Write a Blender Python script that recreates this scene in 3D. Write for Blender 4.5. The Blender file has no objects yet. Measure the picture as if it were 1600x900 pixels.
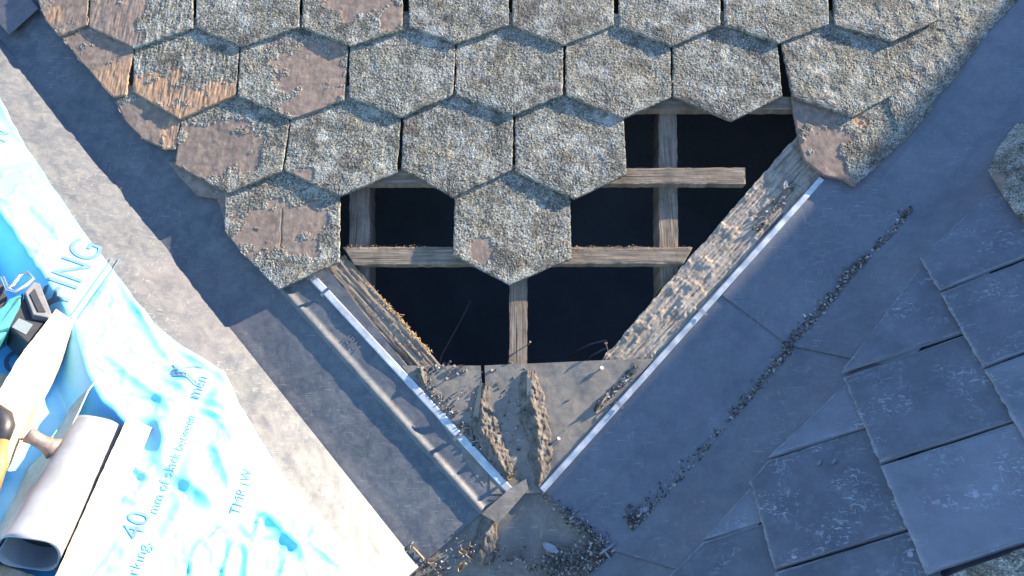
import bpy, bmesh, math, random
import numpy as np
from mathutils import Matrix, Vector

# ------------------------------------------------------------------ scene, camera, light
scene = bpy.context.scene
COL = scene.collection
rad = math.radians
PITCH = rad(33.0)          # pitch of the slated roof face
TILT = rad(16.7)           # camera leans up the slope by this much from the face's normal
CAM_H = 1.81               # metres from the roof face
FPX = 1160.0               # focal length in pixels of the 1600 px wide photograph
SUN_AZ, SUN_EL = rad(34.0), rad(9.2)      # sun direction relative to the roof face

def unit(a):
    a = np.asarray(a, float)
    return a / np.linalg.norm(a)

# roof-local frame: x along the eaves, y up the slope, z out of the face
cp, sp = math.cos(PITCH), math.sin(PITCH)
WORLD = Matrix(((1, 0, 0, 0), (0, cp, -sp, 0), (0, sp, cp, 6.0), (0, 0, 0, 1)))
CAMPOS = np.array([0, 0, CAM_H])
AX = np.array([1.0, 0, 0])
AU = np.array([0, math.cos(TILT), math.sin(TILT)])
AF = np.array([0, math.sin(TILT), -math.cos(TILT)])

cam_data = bpy.data.cameras.new('camera')
cam = bpy.data.objects.new('camera', cam_data)
COL.objects.link(cam)
cam_data.sensor_width = 36.0
cam_data.lens = 36.0 * FPX / 1600.0
cam_data.clip_start = 0.02
cam_data.clip_end = 2000
cm = Matrix.Identity(4)
for i in range(3):
    cm[i][0], cm[i][1], cm[i][2], cm[i][3] = AX[i], AU[i], -AF[i], CAMPOS[i]
cam.matrix_world = WORLD @ cm
scene.camera = cam

SUN_L = np.array([math.cos(SUN_AZ) * math.cos(SUN_EL), math.sin(SUN_AZ) * math.cos(SUN_EL), math.sin(SUN_EL)])
SUN_W = (WORLD.to_3x3() @ Vector(SUN_L)).normalized()
world = bpy.data.worlds.new('World')
scene.world = world
world.use_nodes = True
wn = world.node_tree
bgn = wn.nodes['Background']
sky = wn.nodes.new('ShaderNodeTexSky')
sky.sky_type = 'NISHITA'
sky.sun_disc = False
sky.sun_elevation = math.asin(SUN_W.z)
sky.sun_rotation = math.atan2(SUN_W.x, SUN_W.y)
wn.links.new(sky.outputs[0], bgn.inputs[0])
sky.dust_density = 0.2
sky.ozone_density = 6.0
sky.air_density = 1.0
bgn.inputs[1].default_value = 0.12
sd = bpy.data.lights.new('sun', 'SUN')
sd.energy = 5.0
sd.angle = rad(0.53)
sd.color = (1.0, 0.87, 0.68)
sun = bpy.data.objects.new('sun', sd)
COL.objects.link(sun)
sun.matrix_world = Matrix.Translation((3, 3, 12)) @ SUN_W.to_track_quat('Z', 'Y').to_matrix().to_4x4()
scene.view_settings.view_transform = 'Standard'
scene.view_settings.look = 'None'
scene.view_settings.exposure = 2.1
scene.view_settings.gamma = 1.0
scene.view_settings.use_curve_mapping = False

# ------------------------------------------------------------------ planes of the roof
def ray(u, v):
    return AX * ((u - 800) / FPX) + AU * ((450 - v) / FPX) + AF

class Plane:
    """A roof plane: origin, two axes in it, normal. at(u, v, h) is where the sight line of photo point (u, v) meets it."""
    def __init__(self, o, ax, n):
        self.o = np.asarray(o, float)
        self.n = unit(n)
        self.ax = unit(ax)
        self.ay = np.cross(self.n, self.ax)
    def at(self, u, v, h=0.0):
        d = ray(u, v)
        p0 = self.o + self.n * h
        return CAMPOS + d * np.dot(p0 - CAMPOS, self.n) / np.dot(d, self.n)
    def ab(self, u, v, h=0.0):
        p = self.at(u, v, h) - self.o
        return np.array([p @ self.ax, p @ self.ay])
    def pt(self, a, b, h=0.0):
        a = np.asarray(a, float)[..., None]; b = np.asarray(b, float)[..., None]; h = np.asarray(h, float)[..., None]
        return self.o + a * self.ax + b * self.ay + h * self.n
    def turned(self, ay):
        ay = unit(np.asarray(ay) - np.dot(ay, self.n) * self.n)
        return Plane(self.o, np.cross(ay, self.n), self.n)

Z = np.array([0, 0, 1.0])
MAIN = Plane((0, 0, 0), (1, 0, 0), Z)
cl0, cl1 = MAIN.at(20, 85, -.017), MAIN.at(655, 885)
cr0, cr1 = MAIN.at(1420, 330), MAIN.at(990, 815)
LDIR, RDIR = unit(cl1 - cl0), unit(cr1 - cr0)            # down the two valleys
QL = np.array([LDIR[1], -LDIR[0], 0.0])                  # away from the main face, to the left
QR = np.array([-RDIR[1], RDIR[0], 0.0])
TL, TR = rad(42), rad(48)
NL = -QL * math.sin(TL) + Z * math.cos(TL)
NR = -QR * math.sin(TR) + Z * math.cos(TR)
LEFT = Plane(cl1, LDIR, NL)
RIGHT = Plane(cr1, RDIR, NR)
if (LEFT.ay @ QL) < 0: pass

# ------------------------------------------------------------------ noise
def _h(ix, iy, seed):
    n = (ix.astype(np.int64) * 374761393 + iy.astype(np.int64) * 668265263 + seed * 1442695041) & 0xFFFFFFFF
    n = ((n ^ (n >> 13)) * 1274126177) & 0xFFFFFFFF
    n = (n ^ (n >> 16)) & 0xFFFFFFFF
    return (n & 0xFFFF) / 65535.0

def vnoise(x, y, seed=0):
    x = np.asarray(x, float); y = np.asarray(y, float)
    ix, iy = np.floor(x), np.floor(y)
    fx, fy = x - ix, y - iy
    fx = fx * fx * (3 - 2 * fx); fy = fy * fy * (3 - 2 * fy)
    a, b = _h(ix, iy, seed), _h(ix + 1, iy, seed)
    c, d = _h(ix, iy + 1, seed), _h(ix + 1, iy + 1, seed)
    return (a * (1 - fx) + b * fx) * (1 - fy) + (c * (1 - fx) + d * fx) * fy

def fbm(x, y, octv=4, seed=0, gain=0.5):
    s = 0; amp = 1; tot = 0
    x = np.asarray(x, float); y = np.asarray(y, float)
    for k in range(octv):
        s = s + amp * vnoise(x, y, seed + 17 * k); tot += amp
        amp *= gain; x = x * 2.03 + 3.7; y = y * 2.03 - 1.9
    return s / tot

def cells(x, y, seed=0):
    """distance to the nearest jittered lattice point, and that point's random value"""
    x = np.asarray(x, float); y = np.asarray(y, float)
    ix, iy = np.floor(x), np.floor(y)
    best = np.full(x.shape, 9.0); val = np.zeros(x.shape)
    for dx in (-1, 0, 1):
        for dy in (-1, 0, 1):
            cx, cy = ix + dx, iy + dy
            px = cx + _h(cx, cy, seed); py = cy + _h(cx, cy, seed + 5)
            d = np.hypot(px - x, py - y)
            m = d < best
            best = np.where(m, d, best); val = np.where(m, _h(cx, cy, seed + 9), val)
    return best, val

def sstep(a, b, x):
    t = np.clip((x - a) / (b - a), 0, 1)
    return t * t * (3 - 2 * t)

# ------------------------------------------------------------------ objects
def tag(o, label=None, cat=None, group=None, kind=None):
    if label: o['label'] = label
    if cat: o['category'] = cat
    if group: o['group'] = group
    if kind: o['kind'] = kind
    return o

BASE = {}
def place(o, c, parent=None):
    c = np.asarray(c, float)
    BASE[o.name] = c
    if parent is None:
        o.matrix_world = WORLD @ Matrix.Translation(c)
    else:
        o.parent = parent
        o.matrix_basis = Matrix.Translation(c - BASE[parent.name])
    return o

def thing(name, c, label, cat, group=None):
    o = bpy.data.objects.new(name, None)
    o.empty_display_size = 0.05
    COL.objects.link(o)
    place(o, c)
    return tag(o, label, cat, group)

def mesh_obj(name, V, F, mat, parent=None, base=None, smooth=None, attrs=None):
    """V in roof-local metres; F list of index tuples (or an (n,4) array first in a list of arrays)."""
    V = np.asarray(V, float)
    c = V.mean(0) if base is None else np.asarray(base, float)
    if base is None:
        c = np.array([c[0], c[1], V[:, 2].min()])
    me = bpy.data.meshes.new(name)
    if isinstance(F, np.ndarray):
        n = len(F); k = F.shape[1]
        me.vertices.add(len(V)); me.vertices.foreach_set('co', (V - c).astype(np.float32).ravel())
        me.loops.add(n * k); me.loops.foreach_set('vertex_index', F.astype(np.int32).ravel())
        me.polygons.add(n)
        me.polygons.foreach_set('loop_start', (np.arange(n) * k).astype(np.int32))
        me.update(calc_edges=True)
    else:
        me.from_pydata((V - c).tolist(), [], [list(map(int, f)) for f in F])
    me.validate(clean_customdata=False)
    if smooth is None:
        smooth = False
    if isinstance(smooth, (bool, int)):
        me.polygons.foreach_set('use_smooth', np.full(len(me.polygons), bool(smooth)))
    else:
        s = np.zeros(len(me.polygons), bool); s[:len(smooth)] = smooth[:len(s)]
        me.polygons.foreach_set('use_smooth', s)
    if attrs and len(me.vertices) == len(V):
        for k, val in attrs.items():
            at = me.attributes.new(k, 'FLOAT', 'POINT')
            at.data.foreach_set('value', np.asarray(val, np.float32))
    me.materials.append(mat)
    o = bpy.data.objects.new(name, me)
    COL.objects.link(o)
    place(o, c, parent)
    return o

def grid_solid(P, n, thick):
    """a sheet of points (ny, nx, 3) given thickness: top quads, rim, underside. Returns V, F (quads), number of top quads, top count"""
    ny, nx = P.shape[:2]
    top = P.reshape(-1, 3)
    idx = np.arange(ny * nx).reshape(ny, nx)
    q = np.stack([idx[:-1, :-1], idx[:-1, 1:], idx[1:, 1:], idx[1:, :-1]], -1).reshape(-1, 4)
    a = P[0, -1] - P[0, 0] + P[-1, -1] - P[-1, 0]
    b = P[-1, 0] - P[0, 0] + P[-1, -1] - P[0, -1]
    if np.cross(a, b) @ n < 0:
        q = q[:, ::-1]
    if thick < .004:                       # thin sheet: the underside is a full copy of the top
        loop = np.concatenate([idx[0, :], idx[1:, -1], idx[-1, -2::-1], idx[-2:0:-1, 0]])
        o_ = len(top); m = len(loop)
        t0 = 2 * o_ + np.arange(m); t1 = np.roll(t0, -1)
        rim = np.stack([t0, t1, t1 + m, t0 + m], -1)
        if np.cross(a, b) @ n > 0:
            rim = rim[:, ::-1]
        low = top - n * thick
        return np.concatenate([top, low, top[loop], low[loop]]), np.concatenate([q, rim, q[:, ::-1] + o_]), len(q), np.concatenate([np.arange(o_), loop, loop])
    # underside: coarse copy of the rim rows only (first/last columns), joined row to row
    loop = np.concatenate([idx[0, :], idx[1:, -1], idx[-1, -2::-1], idx[-2:0:-1, 0]])
    m = len(loop)
    low = top[loop] - n * thick
    i0 = len(top) + np.arange(m)
    j = (np.arange(m) + 1) % m
    u0 = i0 + m
    rim = np.stack([u0, u0[j], i0[j], i0], -1)
    if np.cross(a, b) @ n > 0:
        rim = rim[:, ::-1]
    # underside strips: left rim vertex of row r with right rim vertex of row r
    right = i0[nx - 1: nx - 1 + ny]
    left = np.concatenate([[i0[0]], i0[::-1][:ny - 1]])
    und = np.stack([left[:-1], left[1:], right[1:], right[:-1]], -1)
    if np.cross(a, b) @ n < 0:
        und = und[:, ::-1]
    V = np.concatenate([top, low, top[loop]]); F = np.concatenate([q, rim, und])
    return V, F, len(q), np.concatenate([loop, loop])

def slab(name, poly, plane, thick, mat, hfun, res=0.0025, edge=0.0012, eseed=1, parent=None, attr=None, edge_freq=90.0, h0=0.0, roundr=0.003):
    """A slab whose outline is a polygon on a plane, cut into rows along the plane's ay, displaced by hfun(a, b, dist_to_edge)."""
    ab = np.array([plane.ab(u, v, h0) for u, v in poly])
    b0, b1 = ab[:, 1].min(), ab[:, 1].max()
    eps = (b1 - b0) * 1e-4
    lev = np.linspace(b0 + eps, b1 - eps, max(3, int((b1 - b0) / res)))
    lev = np.unique(np.concatenate([lev, np.clip(ab[:, 1], b0 + eps, b1 - eps)]))
    lo = np.full(len(lev), 1e9); hi = np.full(len(lev), -1e9)
    n = len(ab)
    for i in range(n):
        p, q = ab[i], ab[(i + 1) % n]
        if abs(p[1] - q[1]) < 1e-9: continue
        t = (lev - p[1]) / (q[1] - p[1])
        m = (t >= -1e-9) & (t <= 1 + 1e-9)
        x = p[0] + t * (q[0] - p[0])
        lo = np.where(m, np.minimum(lo, x), lo); hi = np.where(m, np.maximum(hi, x), hi)
    lo = np.where(lo > 1e8, ab[:, 0].mean(), lo); hi = np.where(hi < -1e8, ab[:, 0].mean(), hi)
    w = hi - lo
    lo = lo + np.minimum(edge, w * .3) * (fbm(lev * edge_freq, lev * 0 + eseed, 3, eseed) - .5) * 2
    hi = hi + np.minimum(edge, w * .3) * (fbm(lev * edge_freq, lev * 0 + eseed + 31, 3, eseed + 3) - .5) * 2
    nx = max(4, int(w.max() / res))
    s = np.linspace(0, 1, nx)
    A = lo[:, None] + (hi - lo)[:, None] * s[None]
    B = np.repeat(lev[:, None], nx, 1)
    B = B + edge * .8 * (fbm(A * edge_freq, B * 0 + eseed + 77, 3, eseed + 8) - .5) * 2 * np.exp(-np.minimum(B - b0, b1 - B) / 0.01)
    # distance to outline
    dist = np.full(A.shape, 1e9)
    for i in range(n):
        p, q = ab[i], ab[(i + 1) % n]
        d = q - p; L2 = max(d @ d, 1e-12)
        t = np.clip(((A - p[0]) * d[0] + (B - p[1]) * d[1]) / L2, 0, 1)
        dist = np.minimum(dist, np.hypot(A - p[0] - t * d[0], B - p[1] - t * d[1]))
    H = hfun(A, B, dist)
    if roundr:
        t = np.clip(dist / roundr, 0, 1)
        H = H - roundr * .6 * (1 - np.sqrt(np.clip(1 - (1 - t) ** 2, 0, 1)))
    P = plane.pt(A, B, H)
    V, F, ntop, loop = grid_solid(P, plane.n, thick)
    at = {}
    if attr:
        for k, val in attr(A, B, dist).items():
            val = np.broadcast_to(val, A.shape).ravel()
            at[k] = np.concatenate([val, val[loop]])
    sm = np.zeros(len(F), bool); sm[:ntop] = True
    return mesh_obj(name, V, F, mat, parent, smooth=sm, attrs=at)

def quad_patch(name, corners, mat, hfun=None, nx=60, ny=60, thick=0.002, plane=None, parent=None, attr=None, obj=True):
    """corners: 4 local points (00, 10, 11, 01); bilinear; displaced along the normal by hfun(P)"""
    c = [np.asarray(k, float) for k in corners]
    s = np.linspace(0, 1, nx)[None, :, None]; t = np.linspace(0, 1, ny)[:, None, None]
    P = (c[0] * (1 - s) + c[1] * s) * (1 - t) + (c[3] * (1 - s) + c[2] * s) * t
    n = plane.n if plane is not None else unit(np.cross(c[1] - c[0], c[3] - c[0]))
    if hfun is not None:
        P = P + hfun(P)[..., None] * n
    V, F, ntop, loop = grid_solid(P, n, thick)
    if not obj: return V, F, ntop
    sm = np.zeros(len(F), bool); sm[:ntop] = True
    at = {}
    if attr:
        for k, val in attr(P).items():
            val = np.asarray(val).ravel(); at[k] = np.concatenate([val, val[loop]])
    return mesh_obj(name, V, F, mat, parent, smooth=sm, attrs=at)

def join(parts):
    V = []; F = []; S = []; o = 0
    for v, f, nt in parts:
        V.append(v); F.append(f + o); o += len(v)
        s = np.zeros(len(f), bool); s[:nt] = True; S.append(s)
    return np.concatenate(V), np.concatenate(F), np.concatenate(S)

def tube_geo(path, radii, seg=12, cap=True):
    path = np.asarray(path, float); n = len(path)
    radii = np.broadcast_to(np.asarray(radii, float), (n,))
    V = []; F = []
    d0 = unit(path[1] - path[0])
    ref = np.array([0, 0, 1.0]) if abs(d0[2]) < .9 else np.array([1.0, 0, 0])
    for i in range(n):
        d = unit(path[min(i + 1, n - 1)] - path[max(i - 1, 0)])
        x = unit(np.cross(d, ref)); y = np.cross(d, x)
        for k in range(seg):
            a = 2 * math.pi * k / seg
            V.append(path[i] + radii[i] * (math.cos(a) * x + math.sin(a) * y))
    for i in range(n - 1):
        for k in range(seg):
            F.append((i * seg + k, i * seg + (k + 1) % seg, (i + 1) * seg + (k + 1) % seg, (i + 1) * seg + k))
    if cap:
        F.append(tuple(range(seg - 1, -1, -1))); F.append(tuple((n - 1) * seg + k for k in range(seg)))
    return V, F

def tube(name, path, radii, mat, parent=None, seg=12, base=None, cap=True):
    V, F = tube_geo(path, radii, seg, cap)
    return mesh_obj(name, V, F, mat, parent, base=base, smooth=True)

def prism(name, poly, plane, h0, h1, mat, parent=None, bevel=0.002, hpx=None):
    """outline on a plane between heights h0 and h1, with its top edges bevelled"""
    hp = h1 if hpx is None else hpx
    ab = np.array([plane.ab(u, v, hp) for u, v in poly])
    area = 0.5 * np.sum(ab[:, 0] * np.roll(ab[:, 1], -1) - np.roll(ab[:, 0], -1) * ab[:, 1])
    if area < 0: ab = ab[::-1]
    bm = bmesh.new()
    lo = [bm.verts.new(plane.pt(a, b, h0)) for a, b in ab]
    hi = [bm.verts.new(plane.pt(a, b, h1)) for a, b in ab]
    n = len(ab)
    bm.faces.new(lo[::-1]); top = bm.faces.new(hi)
    for i in range(n):
        bm.faces.new((lo[i], lo[(i + 1) % n], hi[(i + 1) % n], hi[i]))
    if bevel:
        bmesh.ops.bevel(bm, geom=[e for e in top.edges], offset=bevel, segments=3, affect='EDGES', profile=0.6)
    bm.verts.index_update()
    V = [tuple(v.co) for v in bm.verts]; F = [[v.index for v in f.verts] for f in bm.faces]
    bm.free()
    return mesh_obj(name, V, F, mat, parent)

# ------------------------------------------------------------------ materials
class NT:
    def __init__(self, name):
        self.m = bpy.data.materials.new(name); self.m.use_nodes = True
        self.t = self.m.node_tree
        self.b = self.t.nodes['Principled BSDF']
        self.out = self.t.nodes['Material Output']
        tc = self.t.nodes.new('ShaderNodeTexCoord'); oi = self.t.nodes.new('ShaderNodeObjectInfo')
        sc = self.t.nodes.new('ShaderNodeVectorMath'); sc.operation = 'SCALE'; sc.inputs[0].default_value = (37.0, 53.0, 19.0)
        ad = self.t.nodes.new('ShaderNodeVectorMath'); ad.operation = 'ADD'      # each thing gets its own stretch of the pattern
        self.t.links.new(oi.outputs['Random'], sc.inputs['Scale'])
        self.t.links.new(tc.outputs['Object'], ad.inputs[0]); self.t.links.new(sc.outputs[0], ad.inputs[1])
        self.co = ad.outputs[0]
    def link(self, a, b): self.t.links.new(a, b)
    def set(self, sock, v):
        if hasattr(v, 'is_output'): self.link(v, sock)
        else: sock.default_value = v
    def map(self, scale=(1, 1, 1), rot=(0, 0, 0), src=None, loc=(0, 0, 0)):
        n = self.t.nodes.new('ShaderNodeMapping')
        n.inputs['Scale'].default_value = scale; n.inputs['Rotation'].default_value = rot; n.inputs['Location'].default_value = loc
        self.link(src or self.co, n.inputs[0]); return n.outputs[0]
    def noise(self, scale, detail=4, rough=.55, vec=None, dist=0.0):
        n = self.t.nodes.new('ShaderNodeTexNoise')
        n.inputs['Scale'].default_value = scale; n.inputs['Detail'].default_value = detail
        n.inputs['Roughness'].default_value = rough; n.inputs['Distortion'].default_value = dist
        self.link(vec or self.co, n.inputs['Vector']); return n.outputs[0]
    def voro(self, scale, vec=None, feature='F1', out='Distance', rnd=1.0):
        n = self.t.nodes.new('ShaderNodeTexVoronoi'); n.feature = feature
        n.inputs['Scale'].default_value = scale; n.inputs['Randomness'].default_value = rnd
        self.link(vec or self.co, n.inputs['Vector']); return n.outputs[out]
    def ramp(self, fac, stops):
        n = self.t.nodes.new('ShaderNodeValToRGB')
        e = n.color_ramp.elements
        while len(e) < len(stops): e.new(0.5)
        for k, (p, c) in enumerate(stops):
            e[k].position = p; e[k].color = (c if len(c) == 4 else (*c, 1)) if not isinstance(c, float) else (c, c, c, 1)
        self.link(fac, n.inputs[0]); return n.outputs[0]
    def mix(self, fac, a, b, mode='MIX'):
        n = self.t.nodes.new('ShaderNodeMix'); n.data_type = 'RGBA'; n.blend_type = mode
        self.set(n.inputs[0], fac)
        for s, v in ((n.inputs[6], a), (n.inputs[7], b)):
            if hasattr(v, 'is_output'): self.link(v, s)
            else: s.default_value = (*v, 1) if len(v) == 3 else v
        return n.outputs[2]
    def math(self, op, a, b=0.0, c=0.0):
        n = self.t.nodes.new('ShaderNodeMath'); n.operation = op
        self.set(n.inputs[0], a); self.set(n.inputs[1], b); self.set(n.inputs[2], c); return n.outputs[0]
    def attr(self, name):
        n = self.t.nodes.new('ShaderNodeAttribute'); n.attribute_name = name; return n.outputs['Fac']
    def rnd(self):
        return self.t.nodes.new('ShaderNodeObjectInfo').outputs['Random']
    def bump(self, h, strength=.3, dist=0.002):
        n = self.t.nodes.new('ShaderNodeBump'); n.inputs['Strength'].default_value = strength; n.inputs['Distance'].default_value = dist
        self.link(h, n.inputs['Height']); self.link(n.outputs[0], self.b.inputs['Normal'])
    def done(self, col, rough=.7, metal=0.0, spec=None):
        self.set(self.b.inputs['Base Color'], col if hasattr(col, 'is_output') else (*col, 1))
        self.set(self.b.inputs['Roughness'], rough); self.set(self.b.inputs['Metallic'], metal)
        if spec is not None: self.b.inputs['Specular IOR Level'].default_value = spec
        return self.m

def mat_lichen():
    m = NT('lichened_slate')
    li, cr, ru = m.attr('lichen'), m.attr('crust'), m.attr('rust')
    bare = m.ramp(m.noise(60, 5), [(.3, (.155, .112, .086)), (.55, (.225, .168, .130)), (.8, (.30, .23, .18))])
    rust = m.ramp(m.noise(1, 5, vec=m.map((160, 35, 60))), [(.25, (.19, .105, .06)), (.5, (.36, .22, .13)), (.75, (.46, .31, .20))])
    base = m.mix(ru, bare, rust)
    base = m.mix(m.ramp(m.noise(26, 5, .7), [(.45, 0.0), (.7, .55)]), base, (.10, .08, .075))
    lic = m.ramp(cr, [(.0, (.05, .047, .042)), (.26, (.155, .148, .128)), (.50, (.29, .28, .245)), (.85, (.47, .46, .41))])
    tint = m.ramp(m.noise(14, 4), [(.33, (.40, .42, .38)), (.5, (.5, .5, .48)), (.66, (.58, .51, .40))])
    lic = m.mix(.55, lic, tint, 'OVERLAY')
    lic = m.mix(m.ramp(m.noise(10, 5, .68), [(.58, 0.0), (.70, .4)]), lic, (.33, .27, .205))
    wv = m.map((1, 1, 1), loc=(3.1, 1.7, .4))
    lic = m.mix(m.ramp(m.noise(19, 6, .72, vec=wv), [(.50, 0.0), (.62, .75)]), lic, (.50, .49, .43))
    wv2 = m.map((1, 1, 1), loc=(7.3, 4.1, 2.2))
    lic = m.mix(m.ramp(m.noise(13, 6, .72, vec=wv2), [(.50, 0.0), (.62, .68)]), lic, (.07, .061, .05))
    lic = m.mix(m.ramp(m.noise(34, 3), [(.56, 0.0), (.72, .65)]), lic, (.075, .065, .055))
    lic = m.mix(m.ramp(m.noise(50, 2), [(.66, 0.0), (.76, .7)]), lic, (.44, .46, .43))
    f1 = m.ramp(m.voro(330), [(.0, 1.0), (.32, .62), (.62, 0.0)])
    f2 = m.ramp(m.noise(260, 4, .7), [(.34, 0.0), (.66, 1.0)])
    sp_ = m.math('MULTIPLY', f1, f2)
    lic = m.mix(.8, lic, m.ramp(sp_, [(.0, (.20, .19, .17)), (.25, (.46, .45, .42)), (.55, (.68, .67, .62)), (.9, (.86, .86, .82))]), 'OVERLAY')
    v = m.mix(m.math('MULTIPLY', m.rnd(), .35), (.5, .5, .5), (.33, .31, .28))
    col = m.mix(li, base, lic)
    col = m.mix(1.0, col, m.mix(.5, v, (.5, .5, .5)), 'OVERLAY')
    m.bump(m.noise(420, 3, .6), .35, .0012)
    return m.done(col, .9, spec=.2)

def mat_sheet(name, c0, c1, dust, dustamt, rough=.5):
    m = NT(name)
    n1 = m.noise(7, 6, .6)
    base = m.mix(m.ramp(n1, [(.35, 0.0), (.65, 1.0)]), c0, c1)
    scr = m.ramp(m.noise(1, 3, .5, vec=m.map((26, 300, 60), (0, 0, rad(50)))), [(.62, 0.0), (.70, 1.0)])
    scr2 = m.ramp(m.noise(1, 3, .5, vec=m.map((320, 30, 60), (0, 0, rad(20)))), [(.64, 0.0), (.72, 1.0)])
    s = m.math('MULTIPLY', m.math('MAXIMUM', scr, scr2), m.ramp(m.noise(5, 3), [(.38, 0.0), (.62, .55)]))
    d = m.math('MULTIPLY', m.ramp(m.noise(26, 9, .78, dist=.5), [(.42, 0.0), (.70, 1.0)]), dustamt)
    col = m.mix(s, m.mix(d, base, dust), tuple(min(1, k * 1.5) for k in dust))
    col = m.mix(m.ramp(m.noise(4, 5, .6, dist=.8), [(.5, 0.0), (.72, .45)]), col, (.125, .105, .108))
    m.bump(m.math('ADD', m.noise(45, 6, .65), m.math('MULTIPLY', m.noise(500, 2), .25)), .22, .003)
    r = m.math('ADD', m.math('MULTIPLY', d, .3), rough)
    return m.done(col, r, spec=.45)

def mat_wood(name, c0, c1, c2, gscale=(240, 9, 240), crack=.6):
    m = NT(name)
    at = m.attr('gx'); 
    cx = m.t.nodes.new('ShaderNodeCombineXYZ')
    m.link(m.attr('gx'), cx.inputs[0]); m.link(m.attr('gy'), cx.inputs[1]); m.link(m.math('MULTIPLY', m.rnd(), 9.0), cx.inputs[2])
    v = cx.outputs[0]
    g = m.noise(1, 6, .62, vec=m.map(gscale, src=v), dist=.4)
    col = m.ramp(g, [(.28, c0), (.5, c1), (.75, c2)])
    st = m.noise(18, 5, .65, vec=v)
    col = m.mix(m.ramp(st, [(.48, 0.0), (.7, .65)]), col, tuple(k * .45 for k in c1))
    ck = m.ramp(m.noise(1, 2, .4, vec=m.map((gscale[0] * .5, gscale[1] * .35, 100), src=v)), [(.30, 1.0), (.36, 0.0)])
    col = m.mix(m.math('MULTIPLY', ck, crack), col, tuple(k * .25 for k in c0))
    m.bump(m.math('SUBTRACT', g, m.math('MULTIPLY', ck, .6)), .55, .003)
    return m.done(col, .82, spec=.2)

def mat_plain(name, c, rough=.5, metal=0.0, var=.15, nscale=30, bump=.1, spec=None):
    m = NT(name)
    col = m.mix(m.ramp(m.noise(nscale, 5, .6), [(.35, 0.0), (.68, 1.0)]), tuple(k * (1 - var) for k in c), tuple(min(1, k * (1 + var)) for k in c))
    if bump: m.bump(m.noise(nscale * 6, 4), bump, .001)
    return m.done(col, rough, metal, spec)

def mat_blue_slate():
    m = NT('blue_slate')
    n = m.noise(9, 6, .62)
    base = m.mix(m.ramp(n, [(.33, 0.0), (.68, 1.0)]), (.092, .101, .120), (.142, .152, .174))
    v = m.math('MULTIPLY_ADD', m.rnd(), .5, .75)
    vv = m.t.nodes.new('ShaderNodeCombineXYZ')
    for k in range(3): m.link(v, vv.inputs[k])
    base = m.mix(1.0, base, vv.outputs[0], 'MULTIPLY')
    sc = m.ramp(m.noise(1, 4, .6, vec=m.map((40, 190, 90), (0, 0, rad(-62))), dist=.8), [(.57, 0.0), (.64, 1.0)])
    sc2 = m.ramp(m.noise(1, 4, .6, vec=m.map((150, 45, 90), (0, 0, rad(12))), dist=.8), [(.59, 0.0), (.66, 1.0)])
    gate = m.ramp(m.noise(11, 3), [(.46, 0.0), (.66, .75)])
    s = m.math('MULTIPLY', m.math('MAXIMUM', sc, sc2), gate)
    sp = m.ramp(m.voro(85), [(.0, .55), (.09, .4), (.14, 0.0)])
    s = m.math('MAXIMUM', s, m.math('MULTIPLY', sp, m.ramp(m.noise(22, 2), [(.6, 0.0), (.7, .8)])))
    dst = m.ramp(m.noise(30, 8, .75), [(.5, 0.0), (.72, .45)])
    col = m.mix(dst, base, (.17, .18, .20))
    col = m.mix(s, col, (.34, .36, .39))
    col = m.mix(m.attr('chip'), col, (.25, .255, .27))
    m.bump(m.math('ADD', m.noise(34, 6, .65), m.math('MULTIPLY', m.noise(1, 4, vec=m.map((60, 300, 60))), .35)), .28, .003)
    return m.done(col, .62, spec=.35)

def mat_membrane():
    m = NT('membrane_film')
    n = m.noise(5, 4)
    col = m.mix(m.ramp(n, [(.3, 0.0), (.7, 1.0)]), (.15, .55, .88), (.20, .60, .91))
    m.bump(m.noise(60, 3, .5), .06, .002)
    return m.done(col, .42, spec=.6)

def mat_mud():
    m = NT('old_mortar')
    col = m.ramp(m.noise(40, 7, .68), [(.3, (.065, .055, .044)), (.52, (.13, .112, .092)), (.75, (.22, .195, .165))])
    m.bump(m.noise(130, 6, .7), .5, .003)
    return m.done(col, .95, spec=.1)

def mat_debris():
    m = NT('leaf_litter')
    t = m.attr('tone')
    col = m.ramp(t, [(.0, (.035, .031, .027)), (.35, (.115, .10, .084)), (.65, (.20, .18, .158)), (.9, (.30, .28, .26)), (1.0, (.42, .40, .37))])
    return m.done(col, .9, spec=.15)

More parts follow.
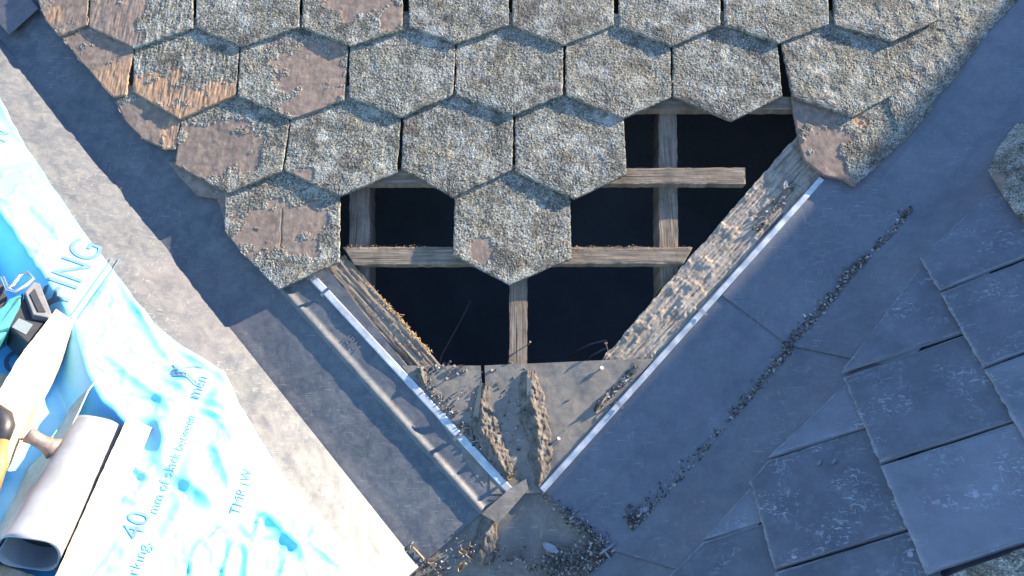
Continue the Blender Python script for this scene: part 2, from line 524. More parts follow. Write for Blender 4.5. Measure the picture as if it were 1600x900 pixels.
M = dict(
    lichen=mat_lichen(), blue=mat_blue_slate(), film=mat_membrane(), mud=mat_mud(), litter=mat_debris(),
    sheet=mat_sheet('grey_valley_sheet', (.062, .066, .074), (.088, .092, .100), (.20, .19, .17), .55, .42),
    sheet_r=mat_sheet('shade_tinted_valley_sheet', (.086, .093, .108), (.116, .124, .140), (.20, .195, .195), .42, .5),  # flashing of the shaded valley, with the blue of the shade mixed into its colour
    apron=mat_sheet('dusty_apron_sheet', (.115, .10, .08), (.155, .136, .11), (.27, .232, .182), .85, .7),
    wood=mat_wood('weathered_wood', (.085, .062, .045), (.19, .145, .105), (.31, .25, .19)),
    board=mat_wood('rough_board', (.14, .11, .085), (.29, .24, .185), (.42, .36, .29), (150, 16, 150)),
    raw=mat_wood('pale_new_timber', (.42, .29, .17), (.58, .43, .28), (.70, .55, .38), (120, 5, 120), .15),
    white=mat_plain('white_strip', (.42, .43, .44), .7, 0.0, .25, 40, .15, .25),
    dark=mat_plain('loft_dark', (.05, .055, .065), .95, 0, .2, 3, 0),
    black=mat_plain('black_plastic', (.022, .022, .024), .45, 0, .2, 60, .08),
    teal=mat_plain('teal_plastic', (.04, .19, .21), .4, 0, .1, 40, .05),
    steel=mat_plain('bright_steel', (.55, .55, .56), .3, .9, .12, 40, .1),
    skytint_steel=mat_plain('sky_tinted_blade_steel', (.22, .32, .38), .5, .0, .15, 50, .1),  # blue in the base colour stands for sky on the blade's shaded face
    grey=mat_plain('grey_plastic', (.12, .12, .125), .5, 0, .15, 50, .05),
    label=mat_plain('battery_sticker', (.12, .15, .165), .5, 0, .05, 50, 0),
    lead=mat_plain('rolled_lead', (.24, .245, .255), .38, .0, .15, 18, .12),
    bronze=mat_plain('brown_metal', (.26, .19, .15), .5, .4, .3, 60, .2),
    rustm=mat_plain('rusty_nail', (.16, .105, .08), .7, .4, .3, 200, .2),
    zinc=mat_plain('zinc_screw', (.26, .26, .27), .5, .6, .1, 200, .1),
    torn=mat_plain('torn_wood', (.46, .29, .14), .85, 0, .3, 90, .1),
    orange=mat_plain('orange_handle', (.34, .16, .06), .6, 0, .1, 50, .05),
    ink=mat_plain('print_ink', (.10, .17, .22), .7, 0, .05, 50, 0, .1),
    cable=mat_plain('grey_cable', (.07, .07, .075), .6, 0, .1, 60, 0),
    leaf=mat_plain('dead_leaf', (.42, .27, .14), .85, 0, .35, 90, .3),
    chip=mat_plain('slate_chip', (.22, .215, .24), .75, 0, .2, 60, .3),
)

def grain(plane):
    return lambda A, B, d: {'gx': A, 'gy': B}

# ------------------------------------------------------------------ structure: decks and loft
s_q, s_z = SUN_L @ QR, SUN_L[2]
kq = s_q / s_z
def qpos(u, v): return (MAIN.at(u, v) - cr1) @ QR
Q_SHADE = qpos(1078, 505) - .012       # the sunlit strip of sheet ends about here
L_RIDGE = Q_SHADE / (math.cos(TR) - kq * math.sin(TR))
print('RIDGE', L_RIDGE, 'k', kq)
qv = QR * math.cos(TR) + Z * math.sin(TR)
def rpt(s, q, h=0.0): return cr1 - RDIR * s + qv * q + NR * h
V, F, nt = quad_patch('', [rpt(-1.2, .05, -.014), rpt(-1.2, L_RIDGE, -.014), rpt(9, L_RIDGE, -.014), rpt(9, .05, -.014)], None, None, 3, 3, .02, RIGHT, obj=False)
o = mesh_obj('roof_deck', V, F, M['blue']); tag(o, kind='structure')
ql_v = QL * math.cos(TL) + Z * math.sin(TL)
def lpt(s, q, h=0.0): return cl1 - LDIR * s + ql_v * q + NL * h
V, F, nt = quad_patch('', [lpt(-1.0, .02, -.13), lpt(-1.0, 2.2, -.13), lpt(3.0, 2.2, -.13), lpt(3.0, .02, -.13)], None, None, 3, 3, .02, LEFT, obj=False)
o = mesh_obj('roof_deck', V, F, M['raw'], attrs={'gx': V[:, 0], 'gy': V[:, 1]}); tag(o, kind='structure')
V, F, nt = quad_patch('', [MAIN.at(-250, -75, .004), MAIN.at(1900, -75, .004), MAIN.at(1900, -75, .004) + [0, 3, 0], MAIN.at(-250, -75, .004) + [0, 3, 0]], None, None, 3, 3, .02, MAIN, obj=False)
o = mesh_obj('roof_deck', V, F, M['blue']); tag(o, kind='structure')
def box(x0, x1, y0, y1, z0, z1):
    V = np.array([(x, y, z) for x in (x0, x1) for y in (y0, y1) for z in (z0, z1)])
    F = np.array([(0, 1, 3, 2), (4, 6, 7, 5), (0, 4, 5, 1), (2, 3, 7, 6), (0, 2, 6, 4), (1, 5, 7, 3)])
    return V, F
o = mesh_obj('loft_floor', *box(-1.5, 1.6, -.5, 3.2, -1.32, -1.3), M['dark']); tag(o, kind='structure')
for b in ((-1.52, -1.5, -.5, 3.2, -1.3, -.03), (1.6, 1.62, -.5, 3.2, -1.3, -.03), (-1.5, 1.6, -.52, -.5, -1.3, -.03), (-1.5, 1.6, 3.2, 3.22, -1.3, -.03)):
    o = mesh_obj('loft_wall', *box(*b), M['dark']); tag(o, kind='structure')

# ------------------------------------------------------------------ timbers
def timber(name, poly, h, thick, mat, label, cat, group=None, ay=None, rough=.0008, seed=1, res=.004, edge=.0018, lump=0.0):
    pl = MAIN if ay is None else MAIN.turned(ay)
    def hf(A, B, d):
        z = h + rough * (fbm(A * 220, B * 14, 4, seed) - .5) * 2 + .0006 * (fbm(A * 300, B * 300, 2, seed + 4) - .5)
        if lump:
            g = fbm(A * 45, B * 28, 5, seed + 9)
            z = z + lump * sstep(.5, .72, g) + lump * .5 * (fbm(A * 190, B * 120, 3, seed + 3) - .5)
        return z
    o = slab(name, poly, pl, thick, mat, hf, res, edge, seed, attr=grain(pl), edge_freq=55, h0=h, roundr=.002)
    return tag(o, label, cat, group)
XD = np.array([1.0, 0, 0])
G = 'old battens across the hole'
timber('batten', [(536, 386), (1083, 386), (1068, 412), (552, 413)], -.001, .025, M['wood'], 'lower weathered batten crossing the whole hole behind the lowest hexagonal slate', 'batten', G, XD, .0014, 3)
timber('batten', [(440, 265), (1165, 262), (1165, 287), (440, 287)], -.001, .025, M['wood'], 'middle batten with a sawn free end sticking out into the right of the hole', 'batten', G, XD, .0012, 5)
timber('batten', [(900, 151), (1246, 151), (1246, 171), (900, 171)], -.001, .025, M['wood'], 'top batten just showing under the slate points at the top of the hole', 'batten', G, XD, .0010, 7)
G = 'rafters inside the hole'
YD = np.array([0, 1.0, 0])
timber('rafter', [(1029, 120), (1057, 120), (1060, 440), (1031, 452)], -.028, .09, M['wood'], 'right hand rafter running up behind the battens near the stepped end', 'rafter', G, YD, .001, 11)
timber('rafter', [(547, 240), (577, 240), (578, 470), (545, 470)], -.028, .09, M['wood'], 'left hand rafter half hidden beside the purple cut slate', 'rafter', G, YD, .001, 13)
timber('rafter', [(796, 330), (824, 330), (824, 580), (796, 580)], -.028, .09, M['wood'], 'middle rafter dropping from the lowest slate point to the apron sheet', 'rafter', G, YD, .0012, 17)
timber('valley_board', [(486, 424), (538, 398), (692, 574), (634, 576)], -.0045, .03, M['wood'], 'brown splintered valley board on the left side of the hole', 'board', 'valley boards', -LDIR, .0025, 21, .003, .003)
timber('valley_board', [(1266, 188), (1330, 240), (1034, 572), (936, 566)], -.0045, .03, M['board'], 'pale crumbling valley board on the right side of the hole', 'board', 'valley boards', -RDIR, .0034, 23, .0025, .0035, .0032)

def fibres(parent, p0, p1, n, size, mat, seed, z=.0):
    r = np.random.RandomState(seed); Vv = []; Ff = []
    a, b = MAIN.at(*p0), MAIN.at(*p1); d = unit(b - a); x = np.array([-d[1], d[0], 0])
    for k in range(n):
        c = a + (b - a) * r.rand() + x * r.randn() * .0025 + Z * (z + r.rand() * .003 - .002)
        q = unit(d * r.randn() * 1.2 + x * (r.randn() * .7 + .3) + Z * r.rand() * .5)
        w = unit(np.cross(q, Z)) * size * .16 * (0.5 + r.rand()); L = size * (.3 + 1.2 * r.rand() ** 2)
        o_ = len(Vv); Vv += [c - w, c + w, c + Z * size * .18, c + q * L]
        Ff += [(o_, o_ + 1, o_ + 3), (o_ + 1, o_ + 2, o_ + 3), (o_ + 2, o_, o_ + 3)]
    return mesh_obj('torn_edge', Vv, Ff, mat, parent)
BOARDS = [o for o in COL.objects if o.name.startswith('valley_board')]
fibres(BOARDS[0], (592, 463), (672, 551), 330, .007, M['torn'], 3)
fibres(BOARDS[0], (560, 430), (600, 470), 60, .004, M['torn'], 4)
fibres(BOARDS[1], (1235, 240), (960, 556), 260, .004, M['board'], 6)
BATS = [o for o in COL.objects if o.name.startswith('batten')]
fibres(BATS[0], (540, 386), (665, 386), 110, .004, M['torn'], 8)
fibres(BATS[0], (895, 386), (1080, 387), 120, .004, M['torn'], 9)

# ------------------------------------------------------------------ sheets
def seg_dist(P, a, b):
    a = np.asarray(a); b = np.asarray(b); d = b - a; L = np.linalg.norm(d[:2])
    e = d[:2] / L
    r = P[..., :2] - a[:2]
    return r[..., 0] * e[0] + r[..., 1] * e[1], r[..., 0] * -e[1] + r[..., 1] * e[0], L   # along, left of the line

# left valley sheet: main-face half with its welt, and the half turned up on the left roof
W0, W1 = MAIN.at(447, 461), MAIN.at(757, 806)
def left_h(P):
    al, sd, L = seg_dist(P, W0, W1)          # sd > 0: to the right (towards the strip)
    x = sd
    up = .0078 * sstep(.021, .003, x) * sstep(-.0035, .0005, x)
    up = up + .0045 * sstep(.0, .03, x) * sstep(.12, .03, x) * 0
    up = up * sstep(-.05, .0, al)
    wob = .0018 * (fbm(P[..., 0] * 14, P[..., 1] * 14, 4, 41) - .5)
    qq = -((P - cl1) @ QL)
    return up + sstep(0, .03, qq) * (wob + .0006 * (fbm(P[..., 0] * 120, P[..., 1] * 120, 3, 43) - .5) - .0015)
qa = MAIN.at(640, 893); 
Vs = [quad_patch('', [cl0 - LDIR * .5 , cl1, MAIN.at(794, 766), MAIN.at(120, -60)], None, left_h, 320, 90, .002, MAIN, obj=False)]
def left_h2(P):
    s = P @ LDIR
    q = (P - cl1) @ ql_v
    return sstep(0, .02, q) * (.004 * (fbm(s * 9, q * 26, 4, 47) - .5) + .0012 * (fbm(s * 40, q * 110, 3, 49) - .5))
Vs.append(quad_patch('', [lpt(0, 0) , lpt(2.2, 0), lpt(2.2, .24), lpt(0, .24)], None, left_h2, 300, 50, .002, LEFT, obj=False))
V, F, S = join(Vs)
o = mesh_obj('valley_sheet', V, F, M['sheet'], smooth=S)
tag(o, 'long grey sheet in the left valley with a raised welt and bright upturned side', 'flashing', 'valley flashing sheets')
VS_LEFT = o
# the next sheet above it, lapping over
Vs = [quad_patch('', [cl0 - LDIR * .9 + Z * .003, MAIN.at(14, 54, .003), MAIN.at(60, 13, .003), MAIN.at(60, 13, .003) - LDIR * .9], None, None, 20, 8, .002, MAIN, obj=False)]
V, F, S = join(Vs)
o = mesh_obj('valley_sheet', V, F, M['sheet'], smooth=S)
tag(o, 'corner of a grey valley sheet lapping in at the top left of the photo', 'flashing', 'valley flashing sheets')

# right valley sheets
def right_h(seed, lift):
    def f(P):
        s = (P - cr1) @ RDIR; q = (P - cr1) @ QR
        fold = .0022 * sstep(-.118, -.108, q) - .002 * sstep(-.100, -.088, q)
        return lift + fold + .007 * np.clip(1 + q / .03, 0, 1) ** 2 + sstep(0, -.03, q) * (.0022 * (fbm(s * 8, q * 22, 4, seed) - .5) + .0007 * (fbm(s * 60, q * 60, 3, seed + 2) - .5))
    return f
def right_h2(seed, lift):
    def f(P):
        s = (P - cr1) @ RDIR; q = (P - cr1) @ qv
        return lift + .007 * np.clip(1 - q / .03, 0, 1) ** 2 + sstep(0, .03, q) * (.003 * (fbm(s * 8, q * 22, 4, seed) - .5) + .0008 * (fbm(s * 60, q * 60, 3, seed + 2) - .5))
    return f
crease = lambda v: cr1 + RDIR * ((MAIN.at(1420 - 430 * (v - 330) / 485, v) - cr1) @ RDIR)
cA, cB, cC = crease(-200), crease(541), crease(858)
# lower
J = crease(523)
V, F, S = join([
    quad_patch('', [MAIN.at(843, 763), cC, J, MAIN.at(1140, 445)], None, right_h(61, -.0005), 70, 90, .002, MAIN, obj=False),
    quad_patch('', [cC, RIGHT.at(1110, 905), RIGHT.at(1430, 540), J], None, right_h2(63, -.0005), 50, 90, .002, RIGHT, obj=False)])
o = mesh_obj('valley_sheet', V, F, M['sheet_r'], smooth=S)
tag(o, 'lower dark valley sheet in the shaded right valley, below the slanting lap joint', 'flashing', 'valley flashing sheets')
V, F, S = join([
    quad_patch('', [MAIN.at(1128, 462), cB, cA, MAIN.at(1500, 30)], None, right_h(61, .0034), 70, 160, .0008, MAIN, obj=False),
    quad_patch('', [cB, RIGHT.at(1410, 577), RIGHT.at(1960, -20), cA], None, right_h2(63, .0034), 50, 160, .0008, RIGHT, obj=False)])
o = mesh_obj('valley_sheet', V, F, M['sheet_r'], smooth=S)
tag(o, 'upper dark valley sheet in the shaded right valley, running up past the lap joint', 'flashing', 'valley flashing sheets')

# saddle at the foot of the V
def saddle_h(P):
    return -.0055 + .004 * (fbm(P[..., 0] * 18, P[..., 1] * 18, 5, 71) - .5)
o = quad_patch('saddle_sheet', [MAIN.at(560, 1010, -.004), MAIN.at(1120, 1010, -.004), MAIN.at(1010, 745, -.004), MAIN.at(640, 745, -.004)], M['apron'], saddle_h, 120, 90, .002, MAIN)
tag(o, 'dusty grey saddle sheet at the foot of the V where both valleys meet', 'flashing')
V, F, S = join([quad_patch('', [crease(852), crease(1010), RIGHT.at(1110, 1010), RIGHT.at(1060, 880)], None, lambda P: -.004 + 0 * P[..., 0], 12, 12, .002, RIGHT, obj=False)])
o = mesh_obj('valley_sheet', V, F, M['sheet_r'], smooth=S)
tag(o, 'small dark sheet under the bottom corner of the right valley sheet', 'flashing', 'valley flashing sheets')

# apron below the hole, slit at its top
def apron_h(P):
    x = P[..., 0]; y = P[..., 1]
    return -.0015 + .0045 * (fbm(x * 11, y * 9, 4, 81) - .5) + .0012 * (fbm(x * 60, y * 60, 4, 83) - .5)
V, F, S = join([
    quad_patch('', [MAIN.at(755, 760), MAIN.at(764, 760), MAIN.at(751, 571), MAIN.at(628, 571)], None, apron_h, 50, 80, .002, MAIN, obj=False),
    quad_patch('', [MAIN.at(766, 772), MAIN.at(845, 770), MAIN.at(1022, 560), MAIN.at(757, 571)], None, lambda P: apron_h(P) + .0015 + .006 * sstep(.25, .43, P[..., 1] + .0 * P[..., 0]) * sstep(.05, .2, P[..., 0]) , 90, 80, .002, MAIN, obj=False)])
o = mesh_obj('apron_sheet', V, F, M['apron'], smooth=S)
tag(o, 'dusty grey apron sheet slit at the top, below the hole', 'flashing')
# tab of folded trim
pl = MAIN.turned(MAIN.at(822, 748) - MAIN.at(756, 808))
o = slab('folded_tab', [(752, 803), (779, 818), (826, 764), (822, 748), (797, 763)], pl, .002, M['apron'], lambda A, B, d: .012 + .001 * fbm(A * 40, B * 40, 3, 5), .004, .0005, h0=.012, roundr=0)
tag(o, 'short folded grey tab bridging the gap below the white left strip', 'flashing')

# white strips with clips
def strip(p0, p1, wpx, zf, label, clips, dark=False):
    a, b = MAIN.at(*p0), MAIN.at(*p1)
    d = unit(b - a); sdv = np.array([-d[1], d[0], 0]); L = np.linalg.norm(b - a)
    root = thing('edge_strip', (a + b) / 2, label, 'edge trim', 'white edge strips')
    ns = 160
    s = np.linspace(0, L, ns)
    w = wpx
    prof = [(-w / 2, .0002), (-w / 2 + .0025, .0011), (-w / 2 + .0026, .0012), (w / 2 - .0026, .0012), (w / 2, .0006)]
    P = np.zeros((len(prof), ns, 3))
    for k, (x, z) in enumerate(prof):
        P[k] = a + s[:, None] * d + x * sdv + (zf(s) + z)[:, None] * Z
    V, F, nt, _ = [*grid_solid(P, Z, .0018)]
    mesh_obj('trim', V, F, M['white'], root, smooth=False)
    for (u, v, hh) in clips:
        t = (MAIN.at(u, v) - a) @ d
        c = a + d * t + Z * (float(zf(np.array([t]))[0]) + .004)
        e = w * .95
        x = sdv; n_ = 5
        pts = np.array([c - x * e * .9 - Z * .004, c - x * e * .55 + Z * .003, c + Z * .004, c + x * e * .55 + Z * .003, c + x * e * 1.0 + Z * hh])
        P = np.stack([pts - d * .004, pts + d * .004])
        V, F, nt, _ = grid_solid(P, Z, .0018)
        mesh_obj('clip', V, F, M['zinc'], root)
    return root
strip((489, 434), (797, 767), .0185, lambda s: .0000 + .0017 * (.5 + .5 * np.sin(s * 2 * math.pi / .125 + .6)) + .0005 * (.5 + .5 * np.sin(s * 23 + 2)), 'bowed white strip lining the left edge of the hole, throwing a wavy shadow', [(512, 454, .014), (718, 679, .016)])
strip((1283, 280), (847, 766), .0145, lambda s: .0046 + .0005 * np.sin(s * 2 * math.pi / .06) + .0009 * np.sin(s * 9), 'dull white strip lining the right edge of the hole beside the pale board', [(965, 632, .007), (1098, 490, .004)])

# ------------------------------------------------------------------ hexagonal slates
SL = 0.0072
rng = np.random.RandomState(4)
def hex_slate(chain, label, bare=(), rust=(), lich=1.0, seed=0, ztail=.018, zhead=.003, thick=SL, group='hexagonal roof slates', name='hexagonal_slate', plane=None, cover=.0, stria=0.0, length=.33, mound=1.0, edge=.0017, crack=None):
    """bare/rust: list of (u, v, ru, rv) photo ellipses where the lichen has come off"""
    plane = plane or MAIN
    ab = np.array([plane.ab(u, v, .02) for u, v in chain])
    bt = ab[:, 1].min()
    tiltx = rng.uniform(-.012, .012)
    ell = []
    for grp, lst in ((0, bare), (1, rust)):
        for (u, v, ru, rv) in lst:
            c = plane.ab(u, v, .02); ex = abs(plane.ab(u + ru, v, .02)[0] - c[0]); ey = abs(plane.ab(u, v + rv, .02)[1] - c[1])
            ell.append((grp, c, ex, ey))
    def fields(A, B):
        wob = (fbm(A * 26, B * 26, 4, seed + 3) - .5)
        off = np.zeros(A.shape); ru_ = np.zeros(A.shape)
        for g, c, ex, ey in ell:
            r = np.hypot((A - c[0]) / ex, (B - c[1]) / ey) + wob * 1.5
            m = sstep(1.35, .70, r)
            off = np.maximum(off, m)
            if g: ru_ = np.maximum(ru_, sstep(1.3, .8, r))
        f1, v1 = cells(A * 290, B * 290, seed + 40)
        f2, v2 = cells(A * 170 + .3 * wob, B * 170, seed + 44)
        gran = np.clip(.58 * (1 - f1 * 1.25) * (.35 + .65 * v1) + .52 * (1 - f2 * 1.15) * (.2 + .8 * v2), 0, 1)
        bald = sstep(.66, .84, fbm(A * 30, B * 30, 5, seed + 60)) * .45
        patch = sstep(.52, .66, fbm(A * 45, B * 45, 4, seed + 21)) * sstep(.55, .68, fbm(A * 14, B * 14, 3, seed + 23))
        cover_ = np.clip(1 - off * (1 - .7 * patch) - bald, 0, 1)
        li = sstep(.30, .72, cover_ + .75 * (gran - .45) + .25 * (fbm(A * 120, B * 120, 3, seed + 29) - .5)) * lich
        return li, gran, ru_
    def hf(A, B, d):
        li, gran, ru_ = fields(A, B)
        base = ztail + (zhead - ztail) * (B - bt) / length + thick + tiltx * (A - ab[:, 0].mean())
        lam = .0022 * (fbm(A * 22, B * 10, 3, seed + 80) - .5) + .0010 * (fbm(A * 85, B * 70, 4, seed + 81) - .5) + .0016 * ru_ * (fbm(A * 140, B * 34, 3, seed + 82) - .5)
        ridge = (stria + ru_ * .001) * (fbm(A * 170, B * 18, 3, seed + 85) - .5)
        if crack is not None:
            c0, c1 = plane.ab(*crack[0], .02), plane.ab(*crack[1], .02)
            t = (B - c0[1]) / (c1[1] - c0[1]); xc = c0[0] + (c1[0] - c0[0]) * t + .004 * (fbm(B * 60, B * 0, 3, 3) - .5)
            lam_c = -.0022 * np.exp(-((A - xc) / .0016) ** 2) * sstep(-.05, .05, t) * sstep(1.05, .95, t)
            base = base + lam_c
        lump = .0016 * mound * (fbm(A * 40, B * 40, 3, seed + 90) - .35)
        return base + lam + ridge + li * (.0003 + .0024 * gran + lump) - (1 - li) * .0002
    def at(A, B, d):
        li, gran, ru_ = fields(A, B)
        return {'lichen': li, 'crust': np.clip(gran * 1.25 + .25 * (fbm(A * 300, B * 300, 2, seed + 5) - .5), 0, 1), 'rust': ru_}
    o = slab(name, chain, plane, thick, M['lichen'], hf, .0017, edge, seed + 7, attr=at, edge_freq=70, h0=.02, roundr=.003)
    return tag(o, label, 'slate', group)

def H(xb, yb, L, R, L2, R2, ext=58):
    """outline of a slate from its point, lower corners and upper corners; the head runs on under the row above"""
    yt = min(L2[1], R2[1]) - ext
    return [(xb, yb), R, R2, (R2[0] - 1, yt), (L2[0] + 1, yt), L2, L]

top_row = 'in the top row of slates'
hexes = [
 # top row (cut by the photo's edge)
 ([(93, 58), (137, 40), (140, -70), (40, -70), (63, 14), (72, 33)], 'pale broken cut slate at the far left end of the top row', [(110, 20, 40, 60)], [(85, 25, 14, 14)], .5),
 (H(210, 76, (139, 42), (302, 45), (141, -40), (300, -40)), 'purple striated slate with lichened right half, leftmost whole slate of the top row', [(170, 35, 46, 60)], [], 1),
 (H(380, 75, (306, 44), (468, 43), (306, -40), (467, -40)), 'thickly lichened hexagonal slate second from the left in the top row', [], [], 1),
 (H(548, 74, (473, 43), (629, 48), (472, -40), (629, -40)), 'brown tinged lichened hexagonal slate third from the left in the top row', [(560, -8, 50, 40), (612, 30, 18, 20)], [], 1),
 (H(715, 69, (640, 42), (795, 40), (637, -40), (795, -40)), 'evenly lichened hexagonal slate fourth from the left in the top row', [], [], 1),
 (H(880, 72, (801, 42), (959, 40), (800, -40), (959, -40)), 'sandy grey lichened hexagonal slate fifth from the left in the top row', [], [], .9),
 (H(1050, 74, (968, 42), (1125, 40), (966, -40), (1125, -40)), 'pale speckled hexagonal slate sixth from the left in the top row', [], [], 1),
 (H(1216, 69, (1132, 40), (1295, 38), (1131, -40), (1294, -40)), 'pale lichened hexagonal slate seventh from the left in the top row', [], [], 1),
 (H(1394, 66, (1303, 41), (1467, 31), (1302, -40), (1466, -40)), 'rough mossy hexagonal slate at the right end of the top row', [], [], 1),
 # second row
 ([(178, 152), (197, 148), (207, 80), (206, 10), (70, 10), (96, 58), (117, 86), (146, 118)], 'cut purple slate with broken orange lower half, left end of the second row', [(160, 95, 60, 60)], [(172, 130, 34, 34)], .8),
 (H(282, 187, (207, 143), (369, 148), (209, 82), (373, 82)), 'hexagonal slate with bare orange lower left and lichen above, second row', [], [(232, 150, 50, 42), (345, 150, 40, 24), (285, 178, 50, 16)], 1),
 (H(456, 187, (372, 151), (538, 157), (375, 78), (543, 84)), 'hexagonal slate with a large bare purple patch on its right, second row', [(490, 112, 66, 48), (470, 165, 40, 18)], [], 1),
 (H(627, 184, (545, 153), (708, 149), (546, 82), (711, 72)), 'blotchy dark patched lichened hexagonal slate, fourth along the second row', [], [], 1),
 (H(801, 182, (712, 149), (879, 149), (713, 74), (880, 76)), 'evenly lichened hexagonal slate, fifth along the second row', [], [], 1),
 (H(973, 186, (884, 149), (1049, 152), (884, 76), (1048, 78)), 'sandy lichened hexagonal slate pointing at the top left of the hole, second row', [], [], .95),
 (H(1143, 191, (1051, 152), (1222, 151), (1052, 80), (1216, 72)), 'lichened hexagonal slate hanging alone over the top of the hole, second row', [], [], 1),
 (H(1332, 184, (1238, 153), (1406, 141), (1222, 72), (1389, 84)), 'thick mossy hexagonal slate beside the dark upright gap, second row', [], [], 1),
 ([(1408, 222), (1463, 152), (1494, 120), (1511, 96), (1549, 45), (1592, 0), (1640, -60), (1440, -60), (1380, 60), (1386, 140)], 'large mossy cut slate on the right valley edge, right end of the second row', [], [], 1),
 # third row
 ([(255, 231), (274, 231), (280, 190), (278, 130), (172, 130), (178, 152), (194, 188), (222, 216)], 'small cut orange slate fragment at the left end of the third row', [(240, 180, 60, 50)], [(265, 212, 16, 24)], .9),
 (H(356, 303, (273, 257), (441, 268), (281, 192), (451, 192)), 'bare purple hexagonal slate with lichen along its lower edge, left of the third row', [(345, 228, 74, 44)], [], 1),
 (H(530, 308, (445, 266), (620, 270), (453, 192), (625, 190)), 'grey lichened hexagonal slate just left of the narrow dark gap, third row', [(470, 275, 18, 12)], [], 1),
 (H(708, 309, (627, 263), (800, 266), (630, 190), (802, 186)), 'lichened hexagonal slate just right of the narrow dark gap, third row', [], [], 1),
 (H(897, 312, (805, 268), (979, 273), (805, 188), (975, 190)), 'coarsely lichened hexagonal slate at the right end of the third row, above the middle batten', [], [], 1),
 # fourth row
 ([(337, 308), (356, 362), (352, 300), (352, 250), (262, 250), (272, 268), (306, 303)], 'narrow cut slate sliver along the left valley, third row up from the hole', [(310, 290, 60, 60)], [], .7),
 ([(436, 453), (530, 409), (530, 310), (528, 250), (350, 250), (351, 362), (379, 396)], 'purple cut hexagonal slate with a central crack, lowest slate on the left', [(440, 352, 66, 42), (388, 372, 24, 28), (470, 385, 36, 16)], [], 1),
 (H(796, 446, (708, 399), (893, 404), (710, 313), (891, 313)), 'lone lowest hexagonal slate hanging over the middle of the hole', [(752, 392, 14, 18)], [], 1),
]
for i, h in enumerate(hexes):
    row = 0
    zt = {9: .015, 17: .014, 18: .010, 23: .008}.get(i, .018)
    hex_slate(h[0], h[1], h[2], h[3], h[4], seed=101 + 13 * i, ztail=zt, stria=.0022 if i in (1, 10) else .0004, mound=2.0 if i in (8, 16, 17) else 1.0, edge=.005 if i in (0, 9, 17, 18, 23) else .0019, crack=((438, 385), (440, 325)) if i == 24 else None)
# split slate by the right valley: bare purple left part and mossy right part
hex_slate([(1303, 277), (1318, 280), (1336, 291), (1367, 263), (1408, 224), (1460, 168), (1440, 100), (1240, 100), (1239, 155), (1250, 226), (1258, 250), (1288, 274)],
          'broken slate half bare purple and half mossy at the top right of the hole', [(1272, 205, 48, 120)], [(1345, 188, 10, 8)], 1, seed=777, ztail=.014, mound=1.8)
# lichened slates on the right roof
o = hex_slate([(1600, 352), (1570, 312), (1545, 270), (1560, 235), (1590, 195), (1640, 190), (1660, 350)], 'lichened old slate lying at the right edge above the new slates', [(1560, 290, 10, 20)], [], 1, seed=811, plane=RIGHT.turned(np.array([0, 1.0, 0])), ztail=.022, zhead=.02, group='old lichened slates on the right roof', name='old_slate')
o = hex_slate([(1462, 905), (1500, 886), (1560, 866), (1600, 850), (1660, 840), (1660, 960), (1470, 960)], 'mossy old slate showing in the bottom right corner', [], [], 1, seed=823, plane=RIGHT.turned(np.array([0, 1.0, 0])), ztail=.004, zhead=.002, group='old lichened slates on the right roof', name='old_slate')

# ------------------------------------------------------------------ new blue-grey slates on the right roof
def blue_slate(poly, tail, label, seed, lift=.0):
    tdir = RIGHT.at(*tail[0], .014) - RIGHT.at(*tail[1], .014)
    pl = RIGHT.turned(tdir)
    t0 = pl.ab(*tail[0], .014); t1 = pl.ab(*tail[1], .014)
    away = np.mean([pl.ab(*p, .014)[0] for p in poly]) - t0[0]
    sg = 1 if away > 0 else -1
    ab = np.array([pl.ab(*p, .014) for p in poly])
    def hf(A, B, d):
        x = (A - t0[0]) * sg
        z = .0155 - .048 * np.clip(x, 0, .3) + lift
        z = z + .0025 * (fbm(A * 12, B * 9, 3, seed) - .5) + .0008 * (fbm(A * 70, B * 70, 4, seed + 2) - .5)
        chip = sstep(.009, .001, d) * (fbm(A * 120, B * 120, 3, seed + 5))
        return z - .004 * chip
    def at(A, B, d):
        return {'chip': sstep(.005, .001, d + .007 * (fbm(A * 150, B * 150, 3, seed + 6) - .5)) * .6}
    o = slab('roof_slate', poly, pl, .0065, M['blue'], hf, .003, .003, seed, attr=at, edge_freq=80, h0=.014, roundr=.0012)
    return tag(o, label, 'slate', 'new slates on the right roof')
blue_slate([(1437, 403), (1467, 453), (1720, 344), (1660, 270), (1541, 302)], [(1437, 402), (1467, 453)], 'topmost new slate with its valley edge cut, below the lichened slate', 31)
blue_slate([(1469, 458), (1535, 572), (1720, 497), (1720, 352)], [(1469, 458), (1535, 572)], 'new slate by the right edge, second down the right-hand column', 37)
blue_slate([(1538, 577), (1602, 688), (1740, 635), (1740, 495)], [(1538, 577), (1602, 688)], 'new slate at the right edge, third down the right-hand column', 41)
blue_slate([(1605, 693), (1665, 800), (1760, 765), (1760, 632)], [(1605, 693), (1665, 800)], 'sliver of new slate at the right edge, lowest of the right-hand column', 42)
blue_slate([(1437, 411), (1314, 582), (1535, 501), (1475, 400)], [(1245, 411), (1319, 590)], 'long triangular cut slate against the valley at the top of the middle column', 43, lift=.001)
blue_slate([(1318, 590), (1374, 722), (1615, 639), (1545, 503)], [(1318, 590), (1374, 722)], 'square new slate in the middle column, below the long triangular one', 47)
blue_slate([(1376, 728), (1446, 896), (1650, 824), (1622, 641)], [(1376, 728), (1446, 896)], 'big new slate directly above the mossy corner slate', 53)
blue_slate([(1318, 596), (1199, 714), (1375, 653), (1345, 586)], [(1126, 600), (1171, 752)], 'triangular cut slate against the valley at the top of the left column', 59, lift=.001)
